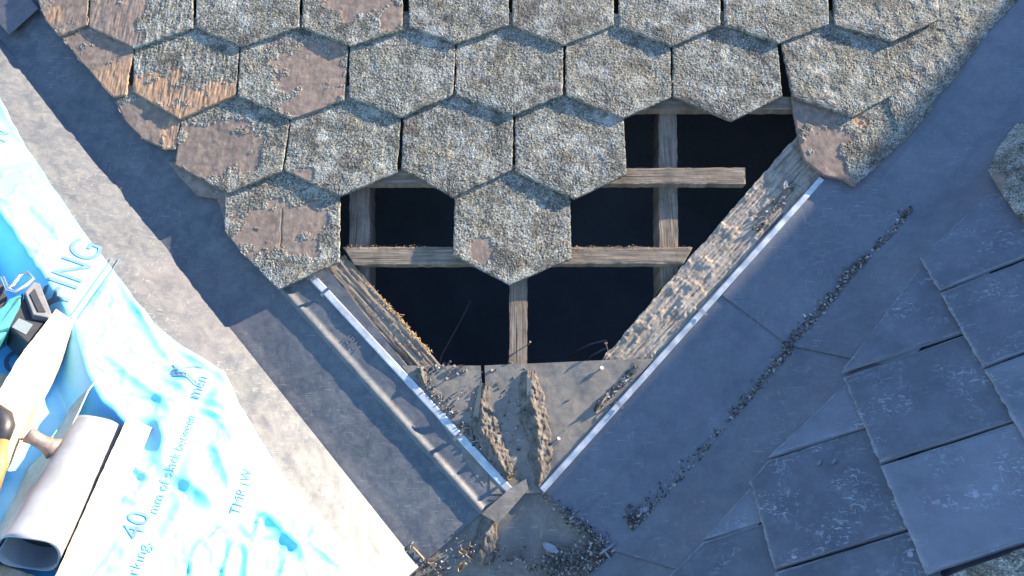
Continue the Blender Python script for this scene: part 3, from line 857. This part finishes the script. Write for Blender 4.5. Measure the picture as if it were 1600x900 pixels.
blue_slate([(1199, 719), (1171, 752), (1210, 888), (1440, 812), (1375, 656)], [(1171, 752), (1210, 888)], 'new slate with two pale flecks, in the middle of the left column', 61)
blue_slate([(1212, 894), (1240, 990), (1480, 925), (1442, 817)], [(1212, 894), (1240, 990)], 'new slate at the bottom edge, below the one with two pale flecks', 67)
blue_slate([(1169, 757), (1096, 841), (1215, 799), (1205, 752)], [(940, 700), (985, 850)], 'smallest triangular cut slate, low down against the right valley', 71, lift=.001)
blue_slate([(1096, 845), (1046, 897), (1030, 960), (1250, 960), (1214, 803)], [(985, 850), (1015, 960)], 'bottom-left new slate with its edge cut along the right valley', 73)

# ------------------------------------------------------------------ membrane on the left roof
LP = LEFT
def lab(u, v, h=0.0): return LP.ab(u, v, h)
crest_px = [(-60, 235), (15, 350), (60, 415), (98, 468), (118, 510), (136, 575), (160, 625), (200, 662), (176, 735), (140, 810), (100, 900), (60, 1010)]
edge_px = [(-60, 60), (0, 150), (30, 210), (110, 330), (190, 440), (240, 505), (288, 543), (350, 582), (374, 632), (440, 742), (520, 830), (596, 910), (690, 1020)]
crest = np.array([lab(*p) for p in crest_px]); edgel = np.array([lab(*p) for p in edge_px])
# rows along LDIR (a), across from the valley edge outwards
sgn = 1 if crest[5, 1] > edgel[5, 1] else -1
def interp(poly, a):
    o = np.argsort(poly[:, 0]); return np.interp(a, poly[o, 0], poly[o, 1])
aa = np.linspace(edgel[:, 0].min(), edgel[:, 0].max(), 440)
DROP = .09
FOLDS = [((240, 664), (258, 735), .030, .020), ((258, 735), (325, 788), .024, .017), ((338, 700), (362, 790), .015, .014), ((408, 806), (470, 870), .017, .013),
         ((372, 812), (392, 850), .007, .010), ((188, 440), (222, 500), .007, .010), ((2, 158), (38, 220), .014, .014), ((266, 600), (352, 640), .016, .013), ((290, 556), (366, 600), .012, .012), ((170, 560), (262, 640), .010, .012), ((205, 470), (262, 560), .008, .012),
         ((330, 640), (372, 700), .006, .010), ((60, 330), (96, 372), .006, .012), ((480, 852), (520, 880), .008, .010)]
FOLDS = [(lab(*p), lab(*q), a_, w_) for p, q, a_, w_ in FOLDS]
def folds(A, Bb):
    h = 0 * A
    for p, q, am, w in FOLDS:
        d = q - p; L = np.linalg.norm(d); d = d / L
        t = (A - p[0]) * d[0] + (Bb - p[1]) * d[1]
        sd_ = (-(A - p[0]) * d[1] + (Bb - p[1]) * d[0]) * sgn + .010 * (fbm(t * 18, t * 0, 3, int(am * 9999)) - .5)
        en = sstep(-.03, .02, t) * sstep(L + .03, L - .02, t)
        prof = np.where(sd_ < 0, np.exp(-(sd_ / (w * 2.6)) ** 2), np.exp(-np.abs(sd_ / (w * .75)) ** 1.5))
        h = h + am * en * prof
    return h
TAUT = [(lab(*p), lab(*q), w_) for p, q, w_ in (((55, 520), (145, 385), .05), ((195, 955), (237, 845), .012), ((205, 828), (240, 800), .02), ((238, 800), (300, 655), .012), ((305, 625), (325, 588), .014), ((366, 805), (388, 742), .012))]
def taut(A, Bb):
    """the film lies flatter where it is printed"""
    m = 1 + 0 * A
    for p, q, w in TAUT:
        d = q - p; L2 = d @ d
        t = np.clip(((A - p[0]) * d[0] + (Bb - p[1]) * d[1]) / L2, 0, 1)
        m = m * sstep(w, w + .03, np.hypot(A - p[0] - t * d[0], Bb - p[1] - t * d[1]))
    return .12 + .88 * m
def mem_h(A, Bd, Cd, Bb):
    """A along the valley, Bd outwards from the sheet's ragged edge, Cd outwards from the crest"""
    x, y = A, Bd
    wr = .010 * (fbm(x * 5.0, y * 7, 3, 201) - .5)
    ang = .9
    p = x * math.cos(ang) + y * math.sin(ang); q = -x * math.sin(ang) + y * math.cos(ang)
    r = np.abs(fbm(p * 9, q * 2.6, 3, 205) - .5)
    wr = wr + .013 * sstep(.07, .0, r) * sstep(.45, .65, fbm(x * 4, y * 4, 2, 209))
    r2 = np.abs(fbm(p * 5 + 4, q * 12, 3, 215) - .5)
    wr = wr + .010 * sstep(.06, .0, r2) * sstep(.5, .62, fbm(x * 5 + 3, y * 5, 2, 219))
    r3 = np.abs(fbm(p * 16 + 2, q * 21, 3, 261) - .5)
    r4 = np.abs(fbm(p * 34 + 2, q * 22, 2, 263) - .5)
    wr = wr + .0024 * sstep(.07, .0, r3) + .0011 * sstep(.08, .0, r4) * sstep(.4, .6, fbm(x * 8, y * 8, 2, 265))
    wr = wr * taut(A, Bb) * sstep(.0, .06, Bd) + folds(A, Bb) * sstep(-.01, .02, Bd) * (.25 + .75 * taut(A, Bb))
    cw = Cd + .010 * (fbm(x * 16, y * 0, 3, 221) - .5)
    fall = -DROP * sstep(-.004, .042, cw)
    low = .016 * (fbm(x * 9, y * 12, 4, 231) - .5) * sstep(.03, .08, cw)
    return .0045 + wr * sstep(.05, -.02, cw) + fall + low + .0012 * (fbm(x * 50, y * 50, 3, 235) - .5)
eb = interp(edgel, aa) * sgn; cb = interp(crest, aa) * sgn
eb = eb + .006 * (fbm(aa * 22, aa * 0, 4, 241) - .5)
nx = 360
s = np.linspace(0, 1, nx) ** 1.0
span = 1.15
B = eb[:, None] + span * s[None]
A = np.repeat(aa[:, None], nx, 1)
Hm = mem_h(A, B - eb[:, None], B - cb[:, None], B * sgn)
P = LP.pt(A, B * sgn, Hm)
V, F, nt, loop = grid_solid(P, LP.n, .0012)
mem = thing('roofing_membrane', P[210, 180], 'creased bright blue roofing membrane with grey print on the left roof', 'membrane')
sm = np.zeros(len(F), bool); sm[:nt] = True
mesh_obj('film', V, F, M['film'], mem, smooth=sm)
def mem_at(a, b):
    b = b * sgn
    e = interp(edgel, a) * sgn; c = interp(crest, a) * sgn
    e = e + .006 * (fbm(a * 22, a * 0, 4, 241) - .5)
    return mem_h(a, b - e, b - c, b * sgn)

def text_geo(body, size):
    cu = bpy.data.curves.new('t', 'FONT'); cu.body = body; cu.size = size; cu.fill_mode = 'FRONT'
    o = bpy.data.objects.new('t', cu); COL.objects.link(o)
    dg = bpy.context.evaluated_depsgraph_get()
    me = bpy.data.meshes.new_from_object(o.evaluated_get(dg))
    bm = bmesh.new(); bm.from_mesh(me)
    bmesh.ops.triangulate(bm, faces=bm.faces)
    for _ in range(6):
        ed = [e for e in bm.edges if e.calc_length() > .006]
        if not ed: break
        bmesh.ops.subdivide_edges(bm, edges=ed, cuts=1)
        bmesh.ops.triangulate(bm, faces=bm.faces)
    bm.verts.index_update()
    V = np.array([tuple(v.co) for v in bm.verts]); F = [[v.index for v in f.verts] for f in bm.faces]
    bm.free(); COL.objects.unlink(o); bpy.data.objects.remove(o); bpy.data.curves.remove(cu); bpy.data.meshes.remove(me)
    return V, F

def print_on_film(body, p0, p1, size, name='print'):
    """text starting at photo point p0 and reading towards p1"""
    a0, a1 = lab(*p0), lab(*p1)
    d = unit(a1 - a0)
    q0, q1 = LP.at(*p0), LP.at(*p1)
    up = np.array([-d[1], d[0]])
    # plane axes are right handed about the outward normal, so up is to the left of the reading direction
    V, F = text_geo(body, size)
    ab = a0 + V[:, :1] * d + V[:, 1:2] * up
    h = mem_at(ab[:, 0], ab[:, 1]) + .0026
    return mesh_obj(name, LP.pt(ab[:, 0], ab[:, 1], h), F, M['ink'], mem)
print_on_film('ROOFING', (34, 588), (160, 390), .094)
print_on_film('for working.', (187, 974), (234, 855), .031)
print_on_film('40', (219, 846), (240, 793), .056)
print_on_film('mm of slack between', (245, 806), (303, 659), .0285)
print_on_film('men', (310, 627), (325, 590), .040)
print_on_film('TMR (W', (373, 808), (391, 748), .031)
print_on_film('N', (8, 222), (22, 190), .060)
# ruled lines under the heading and a little hatched panel
def bars(lst, w=.0025, name='print_rule'):
    Vv = []; Ff = []
    for (p, q) in lst:
        a, b = lab(*p), lab(*q); n = 14
        d = unit(b - a); x = np.array([-d[1], d[0]]) * w / 2
        t = np.linspace(0, 1, n)[:, None]
        c = a * (1 - t) + b * t
        o = len(Vv)
        for k in range(n):
            for sgnx in (-1, 1):
                ab_ = c[k] + sgnx * x
                Vv.append(LP.pt(ab_[0], ab_[1], float(mem_at(np.array([ab_[0]]), np.array([ab_[1]]))[0]) + .0022))
        for k in range(n - 1):
            Ff.append((o + 2 * k, o + 2 * k + 1, o + 2 * k + 3, o + 2 * k + 2))
    return mesh_obj(name, Vv, Ff, M['ink'], mem)
bars([((112, 492), (176, 402)), ((122, 497), (188, 403))])
hat = [((268, 591), (312, 607)), ((270, 586), (314, 602)), ((266, 588), (278, 572)), ((268, 572), (276, 586)), ((290, 580), (302, 573)), ((302, 573), (316, 576))]
hat += [((270 + 6 * k, 587 + 2.1 * k), (269 + 6 * k, 592 + 2.1 * k)) for k in range(8)]
bars(hat, .004, 'print_panel')

# ------------------------------------------------------------------ tools and timber on the left roof
LOW = -DROP
def lplank(poly, h, thick, label, seed, ay, name='plank', mat='raw', group='loose timber on the left roof'):
    pl = LEFT.turned(ay)
    o = slab(name, poly, pl, thick, M[mat], lambda A, B, d: h + .0006 * (fbm(A * 160, B * 12, 3, seed) - .5), .006, .001, seed, attr=grain(pl), h0=h, roundr=.003)
    return tag(o, label, 'plank', group)
pd = LEFT.at(100, 490, -.02) - LEFT.at(0, 640, -.02)
lplank([(88, 482), (115, 502), (101, 545), (56, 630), (20, 700), (-50, 820), (-100, 780), (-30, 660), (28, 560)], LOW + .104, .08, 'pale timber length beside the drill battery', 301, pd)
lplank([(200, 650), (238, 668), (205, 740), (160, 850), (128, 935), (70, 935), (100, 870), (140, 780)], LOW + .118, .03, 'pale yellow timber length lying right of the grey roll', 303, pd)
lplank([(0, 880), (22, 888), (60, 900), (60, 960), (-60, 960), (-60, 880)], LOW + .03, .02, 'timber end poking out beneath the open end of the roll', 305, pd)
lplank([(-30, 600), (6, 582), (12, 590), (-20, 650)], LOW + .03, .02, 'small timber end at the left edge below the drill', 307, pd)

# roll
r_ax0, r_ax1 = LEFT.at(44, 866, LOW + .098), LEFT.at(150, 676, LOW + .060)
rd = unit(r_ax1 - r_ax0); L_roll = np.linalg.norm(r_ax1 - r_ax0)
roll = thing('sheet_roll', r_ax0 + rd * L_roll / 2, 'grey roll of sheet metal lying open end down on the membrane', 'roll')
rx = unit(np.cross(rd, LEFT.n)); ry = np.cross(rx, rd)
th = np.linspace(0, 4.25 * math.pi, 150)
rr = .0535 - .0016 * th / (2 * math.pi)
def spiral_pt(t, r, s): return r_ax0 + rd * s + r * (math.cos(t) * rx + math.sin(t) * ry)
ss = np.linspace(0, L_roll, 40)
P = np.zeros((len(th), len(ss), 3))
for i, (t, r) in enumerate(zip(th, rr)):
    for j, s_ in enumerate(ss):
        P[i, j] = spiral_pt(t + 0.2, r * (1 + .012 * math.sin(s_ * 23 + t)), s_ + .004 * math.sin(3 * t) * (1 if j in (0, 39) else 0))
idx = np.arange(P.shape[0] * P.shape[1]).reshape(P.shape[:2])
q = np.stack([idx[:-1, :-1], idx[:-1, 1:], idx[1:, 1:], idx[1:, :-1]], -1).reshape(-1, 4)
o = mesh_obj('rolled_sheet', P.reshape(-1, 3), q, M['lead'], roll, smooth=True)
md = o.modifiers.new('thickness', 'SOLIDIFY'); md.thickness = .0013
# black disc closing the tube, standing in for the shade inside it
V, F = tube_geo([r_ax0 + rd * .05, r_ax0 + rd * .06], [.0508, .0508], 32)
mesh_obj('tube_shade_disc', V, F, M['black'], roll)
# free flap of the roll with a crinkled edge
tt = np.linspace(0, 1, 90)
P = np.zeros((5, 90, 3))
for j, t in enumerate(tt):
    kink = .012 * math.sin(t * 31) * math.exp(-((t * 4) % 1 - .5) ** 2 * 14) + .004 * math.sin(t * 17)
    for i in range(5):
        f = i / 4
        P[i, j] = r_ax0 + rd * (t * L_roll) + rx * (.042 + .03 * f + kink * f) * (1) + LEFT.n * (-.032 - .012 * f + .010 * f * math.sin(t * 23))
V, F, nt, _ = grid_solid(P, LEFT.n, .0013)
mesh_obj('loose_edge', V, F, M['lead'], roll, smooth=True)

# blade leaning on the roll
top = [(153, 592), (139, 611), (126, 640), (115, 663), (80, 724), (40, 795), (0, 862), (-30, 920)]
bot = [(146, 597), (117, 628), (92, 672), (67, 711), (46, 730), (28, 771), (-2, 828), (-40, 890)]
P = np.array([[LEFT.at(*p, LOW + .092) for p in top], [LEFT.at(*p, LOW + .008) for p in bot]])
V, F, nt, _ = grid_solid(P, unit(np.cross(P[0, -1] - P[0, 0], P[1, 3] - P[0, 3])), .0025)
o = mesh_obj('saw_blade', V, F, M['skytint_steel']); tag(o, 'long tapering steel blade leaning along the left side of the roll', 'blade')

# hand tool with flared head
hd0, hd1 = LEFT.at(42, 678, LOW + .10), LEFT.at(86, 702, LOW + .085)
tool = thing('torch', (hd0 + hd1) / 2, 'small tool with a flared brown head, thin shank and orange handle', 'hand tool')
d = hd1 - hd0
tube('burner_head', [hd0, hd0 + d * .05, hd0 + d * .3, hd0 + d * .55, hd0 + d * .8, hd0 + d * .97, hd1], [.010, .016, .0135, .014, .017, .0225, .019], M['bronze'], tool, 20)
gx0 = LEFT.at(10, 674, LOW + .10)
tube('shank', [gx0, LEFT.at(22, 679, LOW + .102), LEFT.at(35, 687, LOW + .095)], [.0028, .0024, .0024], M['bronze'], tool, 8)
tube('ferrule', [LEFT.at(-8, 640, LOW + .10), LEFT.at(2, 652, LOW + .10), LEFT.at(6, 668, LOW + .10), LEFT.at(2, 690, LOW + .10)], [.014, .020, .020, .014], M['black'], tool, 16)
tube('handle', [LEFT.at(2, 690, LOW + .10), LEFT.at(-2, 725, LOW + .095), LEFT.at(-14, 770, LOW + .09)], [.013, .015, .013], M['orange'], tool, 16)

# cordless drill
dr = thing('cordless_drill', LEFT.at(45, 500, LOW + .022 + .02), 'teal and black cordless drill lying battery outwards at the left edge', 'power drill')
prism('battery', [(31, 473), (15, 507), (45, 536), (75, 503), (82, 491), (62, 439), (52, 438)], LEFT, LOW + .022 + .01, LOW + .022 + .075, M['black'], dr, .006)
prism('battery_rail', [(39, 453), (53, 436), (63, 439), (82, 488), (76, 493), (52, 488)], LEFT, LOW + .022 + .0755, LOW + .022 + .092, M['grey'], dr, .003)
prism('rail_inset', [(47, 456), (55, 447), (61, 462), (72, 484), (60, 484)], LEFT, LOW + .022 + .0925, LOW + .022 + .095, M['black'], dr, .001)
prism('battery_sticker', [(30, 494), (52, 504), (41, 520), (19, 508)], LEFT, LOW + .022 + .0755, LOW + .022 + .0762, M['label'], dr, 0)
prism('foot', [(11, 463), (30, 455), (38, 453), (32, 474), (15, 507), (0, 512), (-20, 512), (-20, 492), (2, 489)], LEFT, LOW + .022 + .012, LOW + .022 + .083, M['teal'], dr, .010)
prism('grip', [(-30, 430), (0, 431), (8, 440), (12, 462), (14, 486), (0, 491), (-30, 480)], LEFT, LOW + .022 + .02, LOW + .022 + .075, M['black'], dr, .012)
prism('housing', [(-60, 505), (-5, 494), (12, 500), (14, 512), (2, 526), (-60, 545)], LEFT, LOW + .022 + .02, LOW + .022 + .07, M['teal'], dr, .012)
c = [LEFT.at(*p, LOW + .022 + .10) for p in ((4, 433), (12, 452), (24, 456), (40, 446), (52, 436), (42, 425), (30, 432), (20, 446), (10, 450))]
tube('belt_clip', c, .0042, M['steel'], dr, 8)

# dark grit in the membrane's pocket by the plank: leaf litter (stuff)
def litter(name, spots, n, size, seed, plane=MAIN, label=None, lift=0.0):
    r = np.random.RandomState(seed)
    Vv = []; Ff = []; T = []
    base = np.array([(x, y, z) for x in (-1, 1) for y in (-1, 1) for z in (-1, 1)], float)
    fc = [(0, 1, 3, 2), (4, 6, 7, 5), (0, 4, 5, 1), (2, 3, 7, 6), (0, 2, 6, 4), (1, 5, 7, 3)]
    for k in range(n):
        sp_ = spots[r.choice(len(spots), p=np.array([s[-1] for s in spots]) / sum(s[-1] for s in spots))]
        (u0, v0), (u1, v1), wd, hh = sp_[:4]
        t = r.rand(); 
        g = r.randn() * wd * .5
        du, dv = u1 - u0, v1 - v0; L = max(1, math.hypot(du, dv))
        u = u0 + du * t - dv / L * g + r.randn() * 1.5; v = v0 + dv * t + du / L * g + r.randn() * 1.5
        sc = size * (0.35 + r.rand() ** 2.2 * 1.5)
        dims = np.array([1, .35 + .5 * r.rand(), .12 + .3 * r.rand()]) * sc
        if r.rand() < .12: dims = np.array([2.4, .22, .2]) * sc
        p = base * dims * (1 + .35 * (r.rand(8, 3) - .5))
        q = Vector((r.randn() * .35, r.randn() * .35, 1)).normalized()
        R = Matrix.Rotation(r.rand() * 6.28, 3, q) @ Matrix.Rotation(r.randn() * .35, 3, 'X')
        p = p @ np.array(R).T
        h = hh * r.rand() ** 1.5 * math.exp(-(g / max(wd, 1)) ** 2) + dims[2] + lift * math.exp(-(g / 14) ** 2)
        # put into plane axes
        a, b = plane.ab(u, v)
        p = plane.o + (p[:, :1] + a) * plane.ax + (p[:, 1:2] + b) * plane.ay + (p[:, 2:] + h) * plane.n
        o = len(Vv); Vv.extend(p); Ff.extend([tuple(i + o for i in f) for f in fc]); T.extend([r.rand() ** 1.3] * 8)
    o = mesh_obj(name, Vv, Ff, M['litter'], attrs={'tone': T})
    return tag(o, label, 'debris', kind='stuff')
cpts = [(1420, 330, 10), (1396, 362, 8), (1358, 398, 5), (1330, 425, 9), (1300, 468, 13), (1268, 505, 16), (1238, 538, 13), (1212, 575, 13), (1186, 607, 9), (1160, 635, 9), (1126, 680, 13), (1085, 730, 18), (1050, 770, 18), (1010, 805, 22), (985, 825, 26)]
sp1 = []
for a, b in zip(cpts[:-1], cpts[1:]):
    sp1.append(((a[0], a[1]), (b[0], b[1]), (a[2] + b[2]) / 2 * .95, .011, math.hypot(b[0] - a[0], b[1] - a[1]) * (a[2] + b[2])))
sp1.append(((1405, 340), (1428, 330), 8, .01, 300))
litter('leaf_litter', sp1, 4200, .0024, 5, MAIN, 'dark leaf litter lying in a line along the crease of the right valley', .0065)
sp2 = [((850, 888), (960, 862), 30, .006, 8), ((880, 800), (945, 850), 9, .006, 3), ((655, 880), (700, 895), 14, .004, .8), ((640, 850), (665, 885), 5, .003, .25), ((800, 870), (850, 890), 14, .004, .7), ((700, 850), (800, 880), 26, .002, 1.4), ((845, 770), (900, 815), 8, .004, .7)]
litter('leaf_litter', sp2, 2300, .0019, 6, MAIN, 'dark crumbled litter heaped on the saddle sheet at the bottom')
sp3 = [((652, 582), (712, 650), 9, .003, 1.6), ((718, 660), (800, 745), 8, .003, 2.4), ((660, 575), (740, 575), 8, .003, 1), ((996, 572), (930, 640), 8, .004, 1.4), ((1240, 285), (1180, 360), 8, .004, 1.5), ((740, 590), (850, 740), 60, .002, 2)]
litter('mortar_crumbs', sp3, 900, .0024, 7, MAIN, 'pale crumbs of mortar and splinters scattered round the hole')
LOWP = Plane(LEFT.o + LEFT.n * (LOW + .012), LEFT.ax, LEFT.n)
litter('leaf_litter', [((105, 520), (120, 560), 14, .02, 2), ((118, 555), (150, 592), 12, .02, 2)], 420, .006, 8, LOWP, 'grey dead leaves caught in the fold of the membrane beside the timber')

# ------------------------------------------------------------------ mortar ridges
def ridge(spine, label, seed, hmax, wmul=.78, fins=()):
    sp_ = np.array([MAIN.at(u, v)[:2] for u, v, w, h in spine]); ws = np.array([w for *_, w, h in spine]) / 600.0 * wmul; hs = np.array([s_[3] for s_ in spine])
    seg = np.r_[0, np.cumsum(np.linalg.norm(np.diff(sp_, axis=0), axis=1))]
    n, mcols = int(seg[-1] / .0022), 70
    t = np.linspace(0, seg[-1], n)
    cx = np.interp(t, seg, sp_[:, 0]); cy = np.interp(t, seg, sp_[:, 1]); w = np.interp(t, seg, ws); hh = np.interp(t, seg, hs)
    tx, ty = np.gradient(cx), np.gradient(cy); L = np.hypot(tx, ty); nxv, nyv = -ty / L, tx / L
    s = np.linspace(-1, 1, mcols)
    wl = w * (1 + .7 * (fbm(t * 60, t * 0, 4, seed) - .5)); wr = w * (1 + .7 * (fbm(t * 60, t * 0 + 9, 4, seed + 1) - .5))
    off = np.where(s[None] < 0, s[None] * wl[:, None], s[None] * wr[:, None])
    X = cx[:, None] + nxv[:, None] * off; Y = cy[:, None] + nyv[:, None] * off
    prof = np.clip(1 - np.abs(s) ** 1.4, 0, 1)[None]
    rid = 1 - np.abs(2 * fbm(X * 75, Y * 26, 4, seed + 4) - 1)
    body = hh[:, None] * prof * (.25 + .95 * rid * fbm(X * 120, Y * 120, 3, seed + 9)) * hmax * 1.5
    core = hh[:, None] * hmax * np.exp(-((s[None] - .35 * (2 * fbm(t[:, None] * 30, t[:, None] * 0, 3, seed + 12) - 1)) / .22) ** 2) * (.4 + .6 * fbm(t[:, None] * 25 + 0 * s[None], 0 * s[None] + t[:, None] * 0, 2, seed + 15))
    Hh = -.004 + .0045 * sstep(0, .25, prof) + body + core * .8
    cd, cv = cells(X * 95, Y * 60, seed + 20)
    Hh = Hh + sstep(0, .4, prof) * (.0034 * (cv - .5) * sstep(.5, .2, cd) + .0016 * (fbm(X * 260, Y * 160, 3, seed + 22) - .5))
    P = np.stack([X, Y, Hh], -1)
    V, F, nt, _ = grid_solid(P, Z, .003)
    sm_ = np.zeros(len(F), bool); sm_[:nt] = True
    o = mesh_obj('mortar_ridge', V, F, M['mud'], smooth=sm_)
    return tag(o, label, 'mortar', 'ridges of old mortar')
ridge([(757, 603, 12, .3), (752, 640, 24, .8), (760, 672, 28, 1), (772, 700, 26, .9), (784, 725, 20, .7), (798, 748, 8, .3)], 'left ridge of old mortar below the slit in the apron', 401, .0085)
ridge([(826, 580, 14, .6), (828, 605, 26, 1.1), (832, 635, 28, 1.2), (838, 665, 28, .9), (844, 700, 26, .8), (846, 730, 18, .6), (842, 760, 7, .3)], 'right ridge of old mortar running down the apron from the middle rafter', 409, .0095)
ridge([(776, 790, 10, .5), (768, 812, 14, .8), (760, 838, 20, .8), (752, 868, 22, .5), (746, 880, 14, .2)], 'lowest ridge of old mortar on the saddle sheet below the folded tab', 419, .0065)
ridge([(655, 575, 8, .6), (660, 588, 10, .8), (664, 600, 6, .4)], 'small crumb of old mortar at the top left corner of the apron', 423, .010)
ridge([(948, 618, 6, .5), (938, 630, 9, .9), (930, 645, 5, .4)], 'small lump of old mortar beside the white right strip', 427, .010)

V, F = text_geo('JBM', .030)
a0 = MAIN.at(537, 529); dd = unit(MAIN.at(556, 552) - a0); up_ = np.array([-dd[1], dd[0], 0])
Pm = a0 + V[:, :1] * dd + V[:, 1:2] * up_
Pm = Pm + left_h(Pm)[:, None] * Z + Z * .0009
mesh_obj('embossed_letters', Pm, F, M['sheet'], VS_LEFT)

# torn flaps of the apron at the slit
def flap(pts, hs, label, mat='apron'):
    P0 = [MAIN.at(u, v, h) for (u, v), h in zip(pts, hs)]
    n = 10
    s = np.linspace(0, 1, n)[None, :, None]; t = np.linspace(0, 1, n)[:, None, None]
    P = (P0[0] * (1 - s) + P0[1] * s) * (1 - t) + (P0[3] * (1 - s) + P0[2] * s) * t
    P = P + (.002 * (fbm(P[..., 0] * 80, P[..., 1] * 80, 3, 7) - .5))[..., None] * Z
    V, F, nt, _ = grid_solid(P, Z, .002)
    o = mesh_obj('torn_flap', V, F, M[mat], smooth=True); return tag(o, label, 'flashing', 'torn flaps of the apron')
flap([(747, 660), (752, 600), (751, 590), (738, 655)], [.001, .034, .034, .001], 'upright torn lip of sheet left of the slit')
flap([(834, 650), (829, 592), (823, 588), (824, 640)], [.001, .030, .030, .001], 'curled pale torn lip along the right mortar ridge', 'board')

# ------------------------------------------------------------------ nails, screws and loose bits
def nail(u, v, h, lean, label, mat='rustm', r=.0016, head=.0042, base_h=0.0, group='nails and screws left in the sheets', name='nail'):
    """foot at the photo point, standing h tall, leaning by (dx, dy) metres"""
    b = MAIN.at(u, v, base_h)
    t = b + np.array([lean[0], lean[1], h])
    d = unit(t - b)
    V, F = tube_geo([b - d * .004, b + (t - b) * .9, t - d * .0012, t - d * .0011, t], [r * .7, r, r, head, head * .85], 10)
    o = mesh_obj(name, V, F, M[mat], smooth=False)
    return tag(o, label, 'nail', group)
nail(697, 594, .0085, (.003, .003), 'short nail head standing on the left of the apron, above the white strip')
nail(718, 680, .007, (.002, .002), 'nail beside the clip on the white left strip', base_h=.012)
nail(871, 686, .006, (.003, .001), 'bright screw on the right of the apron beside the right mortar ridge', 'zinc', .0018, .0045, name='screw')
nail(938, 577, .010, (.003, .002), 'bright screw near the top right corner of the apron', 'zinc', .002, .0055, name='screw')
nail(949, 546, .020, (-.006, .012), 'rusty nail poking up from the edge of the pale right board', r=.0019, head=.004)
nail(709, 573, .006, (.002, .001), 'tiny nail at the top edge of the apron, left of the slit')
nail(826, 538, .012, (.004, .004), 'bent rusty nail in the side of the middle rafter', base_h=-.03, head=.003)

def leafbit(u, v, size, ang, label, mat='leaf', h=.004, cat='leaf', name='dead_leaf', curl=.006, asp=.45, group=None, plane=MAIN):
    n = 9
    s = np.linspace(-1, 1, n); t = np.linspace(-1, 1, 5)
    a, b = plane.ab(u, v)
    S_, T_ = np.meshgrid(s, t)
    wv = np.sqrt(np.clip(1 - S_ ** 2, .05, 1)) * (1 + .25 * (fbm(S_ * 3, T_ * 2 + u, 2, int(u)) - .5))
    x = S_ * size; y = T_ * wv * size * asp
    zz = h + curl * (T_ ** 2 + .4 * S_ ** 2) + .002 * fbm(S_ * 2, T_ * 2, 2, int(v))
    ca, sa = math.cos(ang), math.sin(ang)
    P = plane.pt(a + x * ca - y * sa, b + x * sa + y * ca, zz)
    V, F, nt, _ = grid_solid(P, plane.n, .0012)
    o = mesh_obj(name, V, F, M[mat], smooth=True); return tag(o, label, cat, group)
G = 'dead leaves at the foot of the V'
leafbit(800, 745, .012, .35, 'curled orange leaf at the lower end of the white left strip', group=G, curl=.009)
leafbit(724, 862, .010, -.3, 'orange leaf scrap on the saddle sheet, upper of two', group=G, curl=.006)
leafbit(722, 884, .013, 1.1, 'crumpled orange leaf on the saddle sheet, lower of two', group=G, curl=.010)
leafbit(676, 876, .010, .2, 'pale leaf scrap against the bright end of the left valley sheet', group=G)
G = 'slate chips in the litter'
leafbit(1003, 802, .019, .75, 'pale lilac slate chip in the litter of the right crease', 'chip', .010, 'slate chip', 'slate_chip', .0, .5, G)
leafbit(1062, 750, .012, .9, 'smaller grey slate chip higher up the right crease', 'chip', .010, 'slate chip', 'slate_chip', .0, .6, G)
leafbit(860, 856, .020, -.5, 'bluish slate chip lying on the saddle sheet', 'chip', .003, 'slate chip', 'slate_chip', .0, .45, G)
leafbit(1226, 290, .013, 1.2, 'small slate flake on top of the pale right board', 'chip', .006, 'slate chip', 'slate_chip', .0, .4, G)
for k, (u, v, lab_) in enumerate([(1283, 728, 'left of two tiny pale flecks lying on a new slate'), (1306, 726, 'right of two tiny pale flecks lying on a new slate')]):
    leafbit(u, v, .007, .1, lab_, 'label', .0115, 'slate chip', 'slate_chip', .0, .5, 'pale flecks on a new slate', RIGHT)
G = 'twigs at the foot of the right valley'
for k, (p, q, lab_) in enumerate([((937, 866), (962, 848), 'left twig of the pair at the foot of the right valley'), ((955, 862), (978, 850), 'right twig of the pair at the foot of the right valley'), ((942, 858), (955, 874), 'short pale twig crossing below the pair of twigs')]):
    a, b = MAIN.at(*p, .008), MAIN.at(*q, .011)
    o = tube('twig', [a, (a + b) / 2 + Z * .002, b], [.0028, .0025, .002], M['chip'], seg=8); tag(o, lab_, 'twig', G)
a, b = MAIN.at(645, 855, .004), MAIN.at(662, 873, .004)
o = tube('twig', [a, (a + b) / 2, b], [.0018, .002, .0016], M['leaf'], seg=8); tag(o, 'pale twig at the lower end of the bright left sheet', 'twig')
# splinters on the timber edges, one per thing
for k, (u, v, du, dv, lab_) in enumerate([(616, 491, 16, 1, 'orange splinter sticking out of the left valley board'), (632, 507, 9, 4, 'thin splinter at the edge of the left valley board')]):
    a, b = MAIN.at(u, v, .0), MAIN.at(u + du, v + dv, .004)
    o = tube('splinter', [a, b], [.0018, .0006], M['orange'], seg=6); tag(o, lab_, 'splinter')

# cables hanging in the loft
o = tube('cable', [MAIN.at(*p, h) for p, h in (((735, 470), -.3), ((715, 510), -.34), ((690, 555), -.4), ((680, 600), -.45))], .0022, M['cable'], seg=6)
tag(o, 'thin cable hanging in the dark left part of the loft', 'cable', 'cables in the loft')
o = tube('cable', [MAIN.at(*p, h) for p, h in (((948, 532), -.08), ((925, 537), -.12), ((905, 546), -.15), ((890, 560), -.2))], .003, M['cable'], seg=6)
tag(o, 'upper pale cable curling out beside the rusty nail', 'cable', 'cables in the loft')
o = tube('cable', [MAIN.at(*p, h) for p, h in (((945, 545), -.08), ((925, 556), -.12), ((905, 575), -.16))], .003, M['cable'], seg=6)
tag(o, 'lower pale cable below the other beside the rusty nail', 'cable', 'cables in the loft')
